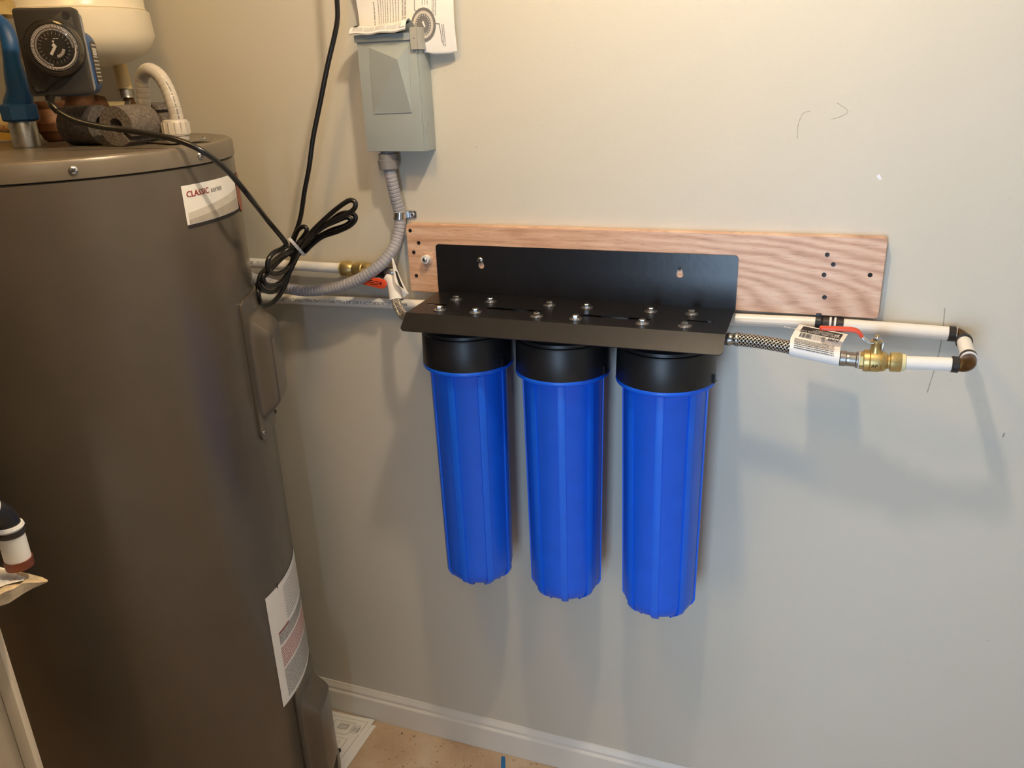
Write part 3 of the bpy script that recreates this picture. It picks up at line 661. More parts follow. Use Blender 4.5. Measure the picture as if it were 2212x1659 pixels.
# ------------------------------------------------------------------ papers on the box
def poly_sheet(name, TL, TR, BR, BL, bow, m, nu=12, nv=16, th=.0004, parent=None):
    def fn(u, v):
        p = (TL.lerp(TR, u)).lerp(BL.lerp(BR, u), v); return p+Vector((0, bow(u, v), 0)), Vector((0, -1, 0))
    return solid_sheet(name, fn, nu, nv, th, m, parent, angle=80), fn
S_TL, S_TR = at(750, -120, y=-.030), at(977, -125, y=-.020)
S_R = at(983, 116, y=-.012); zRt = S_R.z; S_BL, S_BR = Vector((S_TL.x+.003, 0, 0)), S_R
uN = .80; HSZ = S_TL.z-zRt
def shf(u, v):
    # left part stands on the box, right part hangs past its side
    zb2 = (DZ1+.002) if u*(S_TR.x-S_TL.x)+S_TL.x < D1+.004 else zRt
    z = S_TL.z-HSZ*v; z = max(z, zb2+.004*math.sin(u*20))
    y = -.022+.006*math.sin(u*PI*1.6+v*2)-.004*math.sin(v*7+u*3)+(.008 if u > uN else 0)*0
    x = S_TL.x+(S_TR.x-S_TL.x)*u-.004*v*(u > .5)
    return Vector((x, min(-.004, y), z)), Vector((0, -1, 0))
shp = solid_sheet('instruction_sheet', shf, 40, 40, .0004, PAPER, angle=80)
# the right corner curls forward
tag(shp, 'white instruction sheet with a dial picture, standing behind the grey box hood', 'paper')
def front(u, v):
    p = shf(max(0, min(1, u)), max(0, min(1, v)))[0]; return Vector((p.x, p.y-.0008, S_TL.z-HSZ*v))
pr = Print()
for u in [.215, .24, .265, .29, .315, .345, .375, .405, .435]: pr.words(random.uniform(.3, .5), .80+random.uniform(-.06, .0), u, .0050, True)
for u in [.70, .725, .75]: pr.words(.3, .56, u, .0050, True)
for u in (.80, .815, .83): pr.words(.3, .66, u, .005, True)
for u in (.885, .90): pr.words(.74, .93, u, .005, True)
WS, HS = (S_TR-S_TL).length, HSZ
for s_, u_, v_ in (('and will not keep time. Repeat from', .165, .50), ('THE MINUTE HAND CLOCKWISE', .475, .44), ('BY ROTATING "OUTER" DIAL', .515, .40)):
    V, F = textgeo(s_, .0046)
    for b_2 in (0, .0003): pr.add([(u_+(p.y+b_2)/WS, v_+p.x/HS) for p in V], F)
for P4 in ([(.62, .46), (.626, .46), (.626, .60), (.62, .60)], [(.62, .598), (.66, .615), (.66, .622), (.62, .605)], [(.80, .72), (.86, .73), (.86, .738), (.80, .728)], [(.86, .73), (.866, .73), (.88, .90), (.874, .90)]): pr.quad(P4)
pr.build('lettering', front, GINK, shp)
# printed dial picture
dc = (.71, .735); dg = Print(); dl = Print()
def disc(P_, r0, r1, n=40):
    k0 = len(P_.V)
    for i in range(n):
        a = 2*PI*i/n
        for r in (r0, r1): P_.V.append((dc[0]+r*math.cos(a)*.74, dc[1]+r*math.sin(a)*.91))
    P_.F += [(k0+2*i, k0+2*i+1, k0+2*((i+1) % n)+1, k0+2*((i+1) % n)) for i in range(n)]
disc(dg, .0, .165)
dg.build('dial_picture', lambda u, v: front(u, v)+Vector((0, -.0003, 0)), GINK, shp)
disc(dl, .105, .135)
dl.build('dial_picture', lambda u, v: front(u, v)+Vector((0, -.0006, 0)), LINK, shp)
dk = Print(); dk.quad([(.70, .71), (.715, .70), (.735, .75), (.725, .76)]); 
for i in range(24):
    a = 2*PI*i/24; c, s_ = math.cos(a), math.sin(a); R1, R2 = .085, .098
    P4 = [(dc[0]+(r*c+e*-s_)*.74, dc[1]+(r*s_+e*c)*.91) for r, e in ((R1, -.004), (R2, -.004), (R2, .004), (R1, .004))]; dk.quad(P4)
dk.build('dial_picture', lambda u, v: front(u, v)+Vector((0, -.0008, 0)), PAPER, shp)
# folded leaflet lying on the hood, front edge curling down
lf0, lf1 = at(766, 76, y=DD-.008), at(928, 60, y=DD-.008)
def leaf(u, v):
    x = D0-.006+(D1-.010-D0+.006)*u; lift = .004*max(0, u-.62)+.0012*math.sin(u*14)
    prof_ = [(0, .0035), (-.020, .012), (-.034, .0165), (-.044, .014), (-.050, .0075), (-.0515, .0035)]
    q = v*5; i = min(4, int(q)); a, b = prof_[i], prof_[i+1]; t_ = q-i
    return Vector((x, -.022+(a[0]*(1-t_)+b[0]*t_)-.004*u, DZ1+(a[1]*(1-t_)+b[1]*t_)*(1+.8*max(0, u-.5))-.0+lift)), Vector((0, -.4, .9)).normalized()
lfo = solid_sheet('folded_leaflet', leaf, 24, 20, .0008, PAPER, angle=80); tag(lfo, 'folded newsprint leaflet lying on top of the grey box', 'paper')
lf2 = solid_sheet('inner_page', lambda u, v: (leaf(u, v)[0]+Vector((-.001, .001, -.0020)), leaf(u, v)[1]), 24, 16, .0006, LINK, lfo, angle=80)
pr = Print()
for i in range(60):
    u = .06+.86*i/60; 
    if i % 14 == 13: continue
    pr.words(.30+.02*(i % 3), .93, u, .005, True) if False else pr.quad([(u, .35), (u+.005, .35), (u+.005, .62), (u, .62)]); pr.quad([(u, .66), (u+.005, .66), (u+.005, .9), (u, .9)])
pr.build('small_print', lambda u, v: leaf(min(u, 1), v)[0]+Vector((0, -.0005, .0008)), GINK, lfo)
pr = Print(); pr.bar(.05, .45, .13, .62, 3); pr.bar(.90, .25, .99, .9, 3)
pr.build('print_block', lambda u, v: leaf(min(u, 1), v)[0]+Vector((0, -.0006, .0009)), INK, lfo)

# ------------------------------------------------------------------ water heater
TC = Vector((-1.3215, -.4136, 0)); TR_ = .320; ZR = 1.550; ZT = 1.583
wh = thing('water_heater', (TC.x, TC.y, .02), 'tall grey brown cylindrical water heater at the left of the filters', 'water heater')
lathe('jacket', TC, (0, 0, 1), [(.022, .30), (.022, TR_-.004), (.03, TR_), (ZR-.004, TR_), (ZR-.0015, TR_-.0025), (ZR-.0015, .2)], TANK, wh, seg=128)
lathe('lid', TC, (0, 0, 1), [(ZR-.0005, .2), (ZR-.0005, TR_-.001), (ZR+.001, TR_+.0022), (ZR+.024, TR_+.0020), (ZR+.029, TR_-.0005), (ZR+.0315, TR_-.006), (ZR+.031, TR_-.012), (ZT-.003, TR_-.02), (ZT-.001, TR_-.10), (ZT, .01)], TANKLID, wh, seg=128)
def cylhit(px, py, r=TR_):
    v = rt*((px-1106)/FPX) - up*((py-829.5)/FPX) + fw; o = CAM-TC
    a = v.x**2+v.y**2; b = 2*(o.x*v.x+o.y*v.y); c = o.x**2+o.y**2-r*r; D = max(0, b*b-4*a*c); k_ = (-b-math.sqrt(D))/(2*a)
    p = CAM+v*k_; return math.atan2(p.y-TC.y, p.x-TC.x), p.z
def cp_(ph, z, r=TR_): return Vector((TC.x+r*math.cos(ph), TC.y+r*math.sin(ph), z))
for x, y in ((158, 368), (435, 353)):
    ph, z = cylhit(x, y, TR_+.002); z = ZR+.014
    screw('screw', cp_(ph, z, TR_+.002), (math.cos(ph), math.sin(ph), 0), .0065, CHROME, wh)
# label with curved layers
def label_fn(off): return lambda u, v: cp_(u, v, TR_+.0006+off*.00025)
def curved(name, P4, m, parent, off=0, n=10):
    """quad of (phi,z) corners TL,TR,BR,BL on the jacket"""
    a, b, c, d2 = [Vector((p[0], p[1], 0)) for p in P4]
    V, F = grid(lambda u, v: label_fn(off)(*((a.lerp(b, u)).lerp(d2.lerp(c, u), v))[:2]), n, n); return mk(name, V, F, m, parent)
c4 = [cylhit(x, y) for x, y in ((388, 391), (514, 376), (524, 468), (402, 474))]
lp0, lp1 = c4[0][0], cylhit(511, 425)[0]; lz1 = (c4[0][1]+c4[1][1])/2; lz0 = (c4[2][1]+c4[3][1])/2
ls = curved('series_label', [(lp0, lz1), (lp1, lz1), (lp1, lz0), (lp0, lz0)], PAPER, wh, 0)
curved('label_band', [(lp0, lz0+.006), (lp1, lz0+.006), (lp1, lz0), (lp0, lz0)], INK, wh, 1)
LWp = lp1-lp0; LHz = lz1-lz0
def lq(P): return [(lp0+LWp*u, lz0+LHz*v) for u, v in P]
curved('label_swoosh', lq([(.03, .36), (1, .62), (1, .12), (.03, .12)]), LINK, wh, 1)
curved('label_swoosh', lq([(.03, .20), (1, .40), (1, .10), (.03, .10)]), MINK, wh, 2)
zb1_ = lz1-.0195
for txt, xa, xb, inkm, bo in (('CLASSIC', 398, 448, RINK, .0007), ('series', 453, 476, GINK, 0)):
    pr = Print(); pr.text(txt, .0150, 0, 0, bold=bo); um = max(p[0] for p in pr.V); pa_, pb2 = cylhit(xa, 404)[0], cylhit(xb, 400)[0]
    pr.build('lettering', lambda u, v: cp_(pa_+(pb2-pa_)*u/um, zb1_+v*.95, TR_+.0014), inkm, wh)
# round red decal, mostly round the side
dcz = (lz0+lz1)/2; V = []; n = 32
for i in range(n): V.append(cp_(lp1+.100+.105*math.cos(2*PI*i/n), dcz-.004+.037*math.sin(2*PI*i/n), TR_+.0016))
mk('round_decal', V, [tuple(range(n))], mat('rust_red_decal', srgb(150, 74, 52), .45), wh)
# warning label low on the jacket
wl = [cylhit(x, y) for x, y in ((571, 1295), (613, 1527))]
wp0 = (wl[0][0]+wl[1][0])/2; wz1, wz0 = wl[0][1], wl[1][1]; wp1 = wp0+.62; WW, WH = wp1-wp0, wz1-wz0
curved('warning_label', [(wp0, wz1), (wp1, wz1), (wp1, wz0), (wp0, wz0)], PAPER, wh, 0, 24)
wq = lambda u, v: (wp0+WW*u, wz0+WH*v)
def wblock(P_, u0_, u1_, v0_, v1_, rows, h):
    for r_ in range(rows):
        v = v0_+(v1_-v0_)*r_/rows; P_.words(u0_, u1_, v, h)
pg, pp, pk2 = Print(), Print(), Print()
wblock(pg, .12, .98, .04, .30, 16, .008); wblock(pp, .12, .98, .32, .50, 9, .011); wblock(pg, .12, .98, .52, .62, 7, .008); wblock(pk2, .34, .96, .66, .96, 12, .006)
wmap = lambda o: (lambda u, v: cp_(*wq(u, v), TR_+.0008+o*.0003))
pg.build('small_print', wmap(1), GINK, wh); pp.build('small_print', wmap(1), PINKINK, wh); pk2.build('small_print', wmap(1), GINK, wh)
pr = Print(); pr.bar(.12, .62, .35, .632, 4); pr.build('red_rule', wmap(2), RINK, wh)
pr = Print(); pr.bar(.22, .985, .235, 1.03); pr.build('zip_tie', wmap(3), INK, wh)
# access covers: thin rimmed lids with a raised middle
def cover(name, pL, pR, z0_, z1_, bulge, lab=None):
    def sm(x): x = max(0, min(1, x)); return x*x*(3-2*x)
    def fn(u, v):
        ph = pL+(pR-pL)*u; z = z0_+(z1_-z0_)*v; Wm = (pR-pL)*TR_; Hm = z1_-z0_
        du_, dv_ = min(u, 1-u)*Wm, min(v, 1-v)*Hm
        # rounded corners
        cr = .018; ex = max(0, cr-du_); ey = max(0, cr-dv_); over = math.hypot(ex, ey)-cr
        e = .005+bulge*sm((du_-.012)/.022)*sm((dv_-.030)/.050)
        pull = max(0, over)
        if pull > 0:
            su_ = 1 if u < .5 else -1; sv_ = 1 if v < .5 else -1; h_ = math.hypot(ex, ey)
            ph += su_*pull*(ex/h_)/TR_; z += sv_*pull*(ey/h_)
        return cp_(ph, z, TR_+e), Vector((math.cos(ph), math.sin(ph), 0))
    o = solid_sheet(name, fn, 44, 60, .0045, TANK, wh, angle=50, label=lab)
    return fn
aL = (cylhit(519, 660)[0]+cylhit(556, 930)[0])/2; az1, az0 = cylhit(522, 648)[1], cylhit(560, 955)[1]
fc = cover('access_cover', aL, aL+.46, az0-.004, az1, .034)
screw('screw', fc(.86, .05)[0], fc(.86, .05)[1], .005, TANK, wh); screw('screw', fc(.07, .06)[0], fc(.07, .06)[1], .004, CHROME, wh)
bL = (cylhit(638, 1512)[0]+cylhit(655, 1655)[0])/2; bz1 = cylhit(650, 1440)[1]
cover('access_cover', bL, bL+.46, .056, bz1-.03, .034)
# drain pan
PR_ = .354
pn = lathe('drain_pan', TC, (0, 0, 1), [(0.0005, .02), (.0005, PR_-.012), (.036, PR_-.001), (.040, PR_+.003), (.042, PR_+.002), (.041, PR_-.004), (.004, PR_-.016), (.004, .02)], PANM, seg=96, angle=50)
tag(pn, 'round grey drain pan on the floor under the water heater', 'drain pan')
for kk in range(3):
    a = 2*PI*kk/3+.4; lathe('foot', (TC.x+.24*math.cos(a), TC.y+.24*math.sin(a), .0042), (0, 0, 1), [(0, .02), (.018, .02)], TANK, wh, seg=12)

# ------------------------------------------------------------------ things on the tank top
ZTT = ZT
nb = at(60, 316, t=1.76); nb.z = ZT-.001
# foil/tape plate & junction cover
pw_ = at(385, 306, t=1.64)
jc = plate('junction_cover', rrect(-.052, -.045, .052, .045, .01), [], .002, lambda u, v, w_: Vector((pw_.x+u*.9+v*.3, pw_.y+.0+v*.9-u*.3, ZT+.0016+w_)), TANKLID, wh, smooth=False)
for dx, dy in ((.045, .012), (.04, -.028), (-.040, -.03), (-.035, .03)): screw('screw', (pw_.x+dx, pw_.y+dy, ZT+.0026), (0, 0, 1), .005, CHROME, wh)
screw('screw', (pw_.x-.04, pw_.y-.005, ZT+.0026), (0, 0, 1), .004, mat('green_screw', srgb(20, 90, 70), .4, .5), wh)
# light grey conduit loop
cl = thing('flexible_conduit', (pw_.x, pw_.y, ZT), 'pale grey flexible conduit loop rising from the heater top', 'conduit')
lathe('connector', (pw_.x, pw_.y, ZT+.0027), (0, 0, 1), [(0, .020), (.007, .0205), (.008, .0225), (.0095, .0225), (.010, .0235), (.030, .0225), (.034, .020), (.035, .015)], LGREY, cl, seg=36)
for i in range(14):
    a = 2*PI*i/14; c_2, s_2 = math.cos(a), math.sin(a); b0 = Vector((pw_.x+c_2*.0232, pw_.y+s_2*.0232, ZT+.015))
    tube('grip_rib', [b0, b0+Vector((0, 0, .018))], .0012, LGREY, cl, seg=6)
t0 = math.hypot(pw_.x-CAM.x, pw_.y-CAM.y)
lpp = [Vector((pw_.x, pw_.y, ZT+.033)), at(383, 262, t=t0), at(374, 225, t=t0), at(361, 190, t=t0+.01), at(344, 163, t=t0+.02), at(322, 151, t=t0+.035), at(308, 165, t=t0+.06), at(309, 200, t=t0+.07), at(312, 240, t=t0+.08), at(316, 275, t=t0+.09)]
tube('conduit', resample(spline(lpp, 10), .0012), lambda s, i: .0118+(0 if i % 8 else -.0006), LGREY, cl, seg=24, angle=80)
pr = Print()
for s_ in range(1): pr.words(0, .085, 0, .0022)
P_c = resample(spline(lpp[:5], 20), .001)
def oncond(u, v):
    i = min(len(P_c)-2, int(u/.001)); t_ = (P_c[i+1]-P_c[i]).normalized(); q = Vector((.75, -.65, 0)); q = (q-t_*q.dot(t_)).normalized(); r2 = t_.cross(q)
    a = v/.0128+.1; return P_c[i]+(q*math.cos(a)+r2*math.sin(a))*.0121
pr.build('lettering', oncond, GINK, cl)
# foam insulation offcuts
def foam(name, c, ax_, R_, r_, L_, gap, rotg, label):
    ax_ = Vector(ax_).normalized(); n = Vector((0, 0, 1)); n = (n-ax_*n.dot(ax_)).normalized(); b = ax_.cross(n); V, F = [], []; N = 36; g0 = rotg+gap/2; K = 6
    rg = random.Random(name+label)
    for k_ in range(K+1):
        for j in range(N+1):
            a = g0+(2*PI-gap)*j/N
            for r in (r_, R_):
                V.append(Vector(c)+ax_*(L_*(k_/K-.5))+(n*math.cos(a)+b*math.sin(a))*(r*(1+rg.uniform(-.012, .012))))
    W_ = 2*(N+1)
    for k_ in range(K):
        for j in range(N):
            for e, fl2 in ((0, 1), (1, 0)):
                q = (k_*W_+2*j+e, k_*W_+2*j+2+e, (k_+1)*W_+2*j+2+e, (k_+1)*W_+2*j+e); F.append(q)
        for j in (0, N): F.append((k_*W_+2*j, k_*W_+2*j+1, (k_+1)*W_+2*j+1, (k_+1)*W_+2*j))
    for k_ in (0, K):
        for j in range(N): F.append((k_*W_+2*j, k_*W_+2*j+1, k_*W_+2*j+3, k_*W_+2*j+2))
    o = mk(name, V, F, FOAM, angle=50); return tag(o, label, 'pipe insulation', 'foam pipe insulation offcuts on the tank top')
RF = .0325
def onlid(px, py, r): # centre height r above the lid, seen at pixel
    return at(px, py, z=ZT+r)
tF = 1.62
def F_(px, t): # centre seen at column px at distance t, resting on lid
    best = min(((abs(at(px, y, t=t).z-(ZT+RF)), y) for y in range(200, 330)))[1]; p = at(px, best, t=t); p.z = ZT+RF+.0005; return p
f2 = F_(283, 1.63); foam('pipe_insulation', f2, (-.085, .99, 0), RF, .013, .075, .35, 2.3, 'dark grey foam pipe sleeve, middle one on the tank top with open slit')
f1 = F_(190, 1.71); foam('pipe_insulation', f1, (.995, -.04, 0), RF+.001, .016, .075, .75, 4.3, 'dark grey foam pipe sleeve, leftmost and split wide open')
f3 = F_(343, 1.74); foam('pipe_insulation', f3, (.2, .97, 0), RF, .015, .04, .2, 1.0, 'dark foam pipe sleeve half hidden behind the middle one')
# pump assembly
YP = -.60
pu = thing('circulation_pump', (nb.x, nb.y, ZT+.06), 'blue circulation pump with a black timer box over the heater', 'pump')
lathe('pipe_nipple', nb+Vector((0, 0, .0015)), (0, 0, 1), [(0, .0225), (.046, .0225), (.050, .020)], GALV, pu, seg=32, label='galvanised steel nipple')
zn = nb.z+.046
lathe('union_nut', (nb.x, nb.y, zn), (0, 0, 1), [(0, .028), (.003, .031), (.026, .031), (.030, .024)], PUMPBLUE, pu, seg=8, smooth=False)
tn = math.hypot(nb.x-CAM.x, nb.y-CAM.y)
vol = resample(spline([(nb.x, nb.y, zn+.026), at(42, 200, t=tn-.01), at(33, 165, t=tn-.02), at(25, 125, t=tn-.03), at(21, 92, t=tn-.03), at(10, 62, t=tn-.02), at(-14, 40, t=tn)], 8), .004)
tube('volute', vol, lambda s, i: .0235-.0100*min(1, s/.08)+.004*max(0, min(1, (s-.16)/.03)), PUMPBLUE, pu, seg=28)
# timer box in its own frame: U along the face, NT_ out of the face
AN = math.radians(36); U_ = Vector((math.cos(AN), math.sin(AN), 0)); NT_ = Vector((math.sin(AN), -math.cos(AN), 0))
O_ = at(117, 108, t=1.60)
def onf(px, py):
    v = rt*((px-1106)/FPX) - up*((py-829.5)/FPX) + fw; k_ = (O_-CAM).dot(NT_)/v.dot(NT_); p = CAM+v*k_-O_; return p.dot(U_), p.z
def LM(u, d, v): return O_+U_*u+NT_*d+Vector((0, 0, v))
a1, a2, a3, a4 = onf(27, 12), onf(163, 20), onf(205, 204), onf(62, 208)
X0, X1, Z0, Z1 = (a1[0]+a4[0])/2, (a2[0]+a3[0])/2-.003, (a3[1]+a4[1])/2, (a1[1]+a2[1])/2
TWd, THt = X1-X0, Z1-Z0
tbx = plate('timer_box', rrect(X0, Z0, X1, Z1, .006), [], .030, lambda u, v, w_: LM(u, -.015+w_, v), TIMER, pu, bevel=.002)
dcx, dcz2 = onf(120, 103); RD = TWd*.405
lathe('dial_bezel', LM(dcx, 0, dcz2), NT_, [(0, RD*1.22), (.004, RD*1.20), (.006, RD*1.17), (.006, RD*.98), (.004, RD*.97)], TIMER, tbx, seg=64)
for qx, qz in ((X1-.013, Z1-.011), (X0+.013, Z0+.011)):
    dx, dz = qx-dcx, qz-dcz2; L2 = math.hypot(dx, dz); dx /= L2; dz /= L2; b_ = RD*1.12
    cs_ = [(dcx-dz*b_, dcz2+dx*b_), (dcx+dz*b_, dcz2-dx*b_), (qx+dz*.009, qz-dx*.009), (qx-dz*.009, qz+dx*.009)]
    V = [LM(x, .0, z) for x, z in cs_]+[LM(x, .0035, z) for x, z in cs_]
    mk('raised_web', V, [(0, 1, 2, 3), (4, 5, 6, 7), (0, 1, 5, 4), (1, 2, 6, 5), (2, 3, 7, 6), (3, 0, 4, 7)], TIMER, tbx, bevel=.0010)
    lathe('screw_well', LM(qx-dx*.002, .0034, qz-dz*.002), NT_, [(0, .0058), (.0006, .0058), (.0006, .0045), (.0002, .004), (.0002, .001)], HOLE, tbx, seg=20)
lathe('dial', LM(dcx, .0046, dcz2), NT_, [(-.004, RD*.95), (.001, RD*.95), (.0012, .001)], TIMER, tbx, seg=64)
lathe('dial_hub', LM(dcx, .0056, dcz2), NT_, [(0, RD*.50), (.003, RD*.49), (.0032, .001)], TIMER, tbx, seg=48)
def polar(P_, r0_, r1_, a, hw):
    c, s_ = math.cos(a), math.sin(a); P_.quad([(r*c-e*s_, r*s_+e*c) for r, e in ((r0_, -hw), (r1_, -hw), (r1_, hw), (r0_, hw))])
pr = Print()
for i in range(96):
    a = PI/2-2*PI*i/96; sh_ = 24 < i < 52
    if sh_: polar(pr, RD*.80, RD*.86, a, RD*.030); polar(pr, RD*.88, RD*.94, a, RD*.008)
    else: polar(pr, RD*.80, RD*.93, a, RD*.016); polar(pr, RD*.70, RD*.77, a, RD*.011)
for i in range(24): polar(pr, RD*.53, RD*.61, 2*PI*i/24, RD*.006)
pr.build('dial_tabs', lambda u, v: LM(dcx+u, .0065, dcz2+v), WHITE, tbx)
pr = Print()
for i in range(24):
    a = PI/2-2*PI*i/24; V, F = textgeo(str(i % 12 or 12), RD*.11); V = [(p.x-RD*.04, p.y-RD*.03) for p in V]; c, s_ = math.cos(a-PI/2), math.sin(a-PI/2)
    pr.add([(x*c-(y+RD*.64)*s_, x*s_+(y+RD*.64)*c) for x, y in V], F)
pr.build('dial_numerals', lambda u, v: LM(dcx+u, .0064, dcz2+v), GINK, tbx)
pr = Print()
for i in range(12): polar(pr, RD*.31, RD*.43, math.radians(-80+i*6.0), RD*.012)
pr.text('on', RD*.10, -RD*.30, RD*.33); pr.words(RD*.02, RD*.26, RD*.34, RD*.03)
pr.add([(-.05*RD, .25*RD), (.03*RD, .30*RD), (.05*RD, .22*RD), (0, .20*RD)], [(0, 1, 2, 3)])
a = math.radians(56)
pr.add([(x*math.cos(a)-y*math.sin(a), x*math.sin(a)+y*math.cos(a)) for x, y in ((-RD*.34, -RD*.07), (RD*.10, -RD*.07), (RD*.16, RD*.10), (RD*.02, RD*.12), (-RD*.0, RD*.04), (-RD*.34, RD*.05))], [(0, 1, 2, 3, 4, 5)])
pr.build('dial_pointer', lambda u, v: LM(dcx+u, .0092, dcz2+v), WHITE, tbx)
Vd, Fd = [], []
pf = [(0, RD*1.17), (.013, RD*1.14), (.019, RD*1.08), (.021, RD*.95), (.022, RD*.4), (.0221, .0001)]
pfi = [(.0209, .0001), (.0208, RD*.4), (.0198, RD*.94), (.0178, RD*1.065), (.0125, RD*1.125), (0, RD*1.155)]
allp = pf+pfi; n = 64; ZV = Vector((0, 0, 1))
for h, r in allp:
    for j in range(n): Vd.append(LM(dcx+r*math.cos(2*PI*j/n), .0062+h, dcz2+r*math.sin(2*PI*j/n)))
for i in range(len(allp)-1):
    for j in range(n): Fd.append((i*n+j, i*n+(j+1) % n, (i+1)*n+(j+1) % n, (i+1)*n+j))
for j in range(n): Fd.append(((len(allp)-1)*n+j, (len(allp)-1)*n+(j+1) % n, (j+1) % n, j))
mk('dial_cover', Vd, Fd, CLEAR, tbx, label='clear domed plastic cover')
plate('timer_back', rrect(X0+.002, Z0+.001, X1+.002, Z1-.004, .010), [], .008, lambda u, v, w_: LM(u, -.0345+w_, v), mat('grey_blue_shell', srgb(132, 132, 138), .4), pu, bevel=.002)
mo = plate('motor', rrect(X0+.010, Z0-.002, X1+.004, Z1-.030, .022), [], .062, lambda u, v, w_: LM(u, -.070+w_, v), PUMPBLUE, pu, bevel=.004)
def RPm(u, w2, v): return LM(X1+.0042+w2, -u, v)
plate('rating_plate', rrect(.045, Z0+.016, .096, Z1-.048, .012), [], .0012, lambda u, v, w_: RPm(u, .0004+w_, v), PLATEM, mo, smooth=False)
pr = Print(); pr.bar(.052, Z1-.070, .085, Z1-.058)
for r_ in range(10): pr.words(.050, .090, Z0+.020+r_*.0062, .0022)
pr.build('small_print', lambda u, v: RPm(u, .0013, v), LINK, mo)
# copper/bronze fittings
def pt_on(px, py, t): return at(px, py, t=t)
fb = thing('bronze_tee', pt_on(128, 300, 1.72), 'aged bronze check valve and tee standing on the heater top', 'fitting')
b0 = pt_on(122, 302, 1.90); b0.z = ZT
lathe('valve_body', b0, (0, 0, 1), [(0, .015), (.004, .021), (.014, .025), (.020, .030), (.034, .0305), (.040, .026), (.060, .024), (.070, .030), (.074, .030)], COPPER, fb, seg=36)
lathe('side_port', b0+Vector((-.012, -.012, .040)), (-.7, -.7, 0), [(0, .019), (.022, .020), (.026, .024), (.034, .024)], COPPER, fb, seg=30)
c0_ = pt_on(185, 290, 1.99); c0_.z = ZT
ct = thing('copper_tee', c0_, 'brown copper tee behind the timer box feeding the amber pipe', 'fitting')
lathe('riser', c0_, (0, 0, 1), [(0, .024), (.02, .025), (.05, .030), (.06, .0315), (.13, .0315), (.14, .027)], COPPER, ct, seg=36)
cc = Vector((c0_.x, c0_.y, at(215, 226, t=1.99).z)); dR = (at(280, 234, t=2.0)-at(215, 226, t=1.97)).normalized()
lathe('side_nut', cc+dR*.020, dR, [(0, .024), (.012, .026), (.030, .024), (.034, .018)], COPPER, ct, seg=6, smooth=False)
q1 = cc+dR*.052
ap = thing('amber_pipe', q1, 'amber translucent plastic pipe dropping from the white expansion tank', 'pipe')
pe = at(279, 234, t=2.0)
tube('pipe', [q1, pe], .0140, PEXY, ap, seg=28)
ring('crimp_ring', pe, (pe-q1), .0155, .010, STEEL, ap); 
vt, vb = at(257, 135, t=2.03), at(274, 208, t=2.02)
el = arc3(pe, at(289, 236, t=2.01), at(276, 214, t=2.02), 8); tube('elbow', el, .0115, BRONZE, ap, seg=20)
tube('pipe', [vt, vb], .0145, PEXY, ap, seg=28)
dvv = (vt-vb).normalized(); lathe('crimp_ring', vb-dvv*.004, dvv, [(0, .0145), (.001, .0162), (.004, .0155), (.008, .0165), (.014, .0158), (.018, .0165), (.019, .0150)], STEEL, ap, seg=32)
# horizontal amber pipe with red print at the far left, yellow label
ha, hb_ = at(-40, 262, t=1.90), at(40, 270, t=1.86)
h_ = tag(tube('amber_pipe', [ha, hb_], .0165, PEXY, seg=28), 'amber plastic pipe at the left frame edge beside the galvanised nipple', 'pipe')
pr = Print(); pr.text('PEX-A', .012, 0, 0); dh = (hb_-ha).normalized(); nrm = Vector((dh.y, -dh.x, 0))
if nrm.dot(CAM-ha) < 0: nrm = -nrm
pr.build('lettering', lambda u, v: at(5, 270, t=1.87)-dh*.0+dh*(u-.004)+nrm*.0168*math.cos(v/.0168-.4)+Vector((0, 0, .0168*math.sin(v/.0168-.4))), mat('orange_red_ink', srgb(196, 96, 60), .6), h_)
ya, yb = at(-30, 283, t=1.98), at(34, 318, t=1.93)
yl = box('yellow_tag', (yb.x-.13, yb.y+.04, ZT+.002), (yb.x+.012, yb.y+.043, ZT+.040), YEL, bevel=0, smooth=False); tag(yl, 'yellow paper label standing behind the galvanised nipple', 'label')
# brass fitting at the very top left
bf = at(2, 14, t=tn+.05); bo = lathe('brass_union', bf-Vector((0, 0, .018)), (0, 0, 1), [(0, .020), (.004, .024), (.024, .024), (.028, .020), (.060, .019)], BRASS, seg=8, smooth=False); tag(bo, 'brass pipe union above the blue pump pipe, top left corner', 'fitting')
# black oval grommet on the lid front
# expansion tank
ec = at(163, 60, y=-.21); RE = .142
zb_ = at(200, 150, y=-.21).z
et = thing('expansion_tank', (ec.x, ec.y, zb_), 'cream white enamelled expansion tank behind the timer box, top left', 'tank')
zs_ = at(292, 14, y=-.21).z
lathe('bottom_shell', (ec.x, ec.y, 0), (0, 0, 1), [(zb_+.004, .012), (zb_+.005, .05), (zb_+.012, .090), (zb_+.026, .120), (zb_+.042, RE-.008), (zb_+.058, RE), (zs_-.004, RE-.003), (zs_-.001, RE-.008)], CREAM, et, seg=72)
lathe('top_shell', (ec.x, ec.y, 0), (0, 0, 1), [(zs_-.003, RE-.012), (zs_, RE-.008), (zs_+.004, RE-.010), (zs_+.12, RE-.010), (zs_+.17, RE-.04), (zs_+.19, .04), (zs_+.192, .001)], CREAM, et, seg=72)
lathe('socket', (vt.x, vt.y, vt.z-.002), (0, 0, 1), [(0, .012), (.012, .012)], STEEL, et, seg=24)

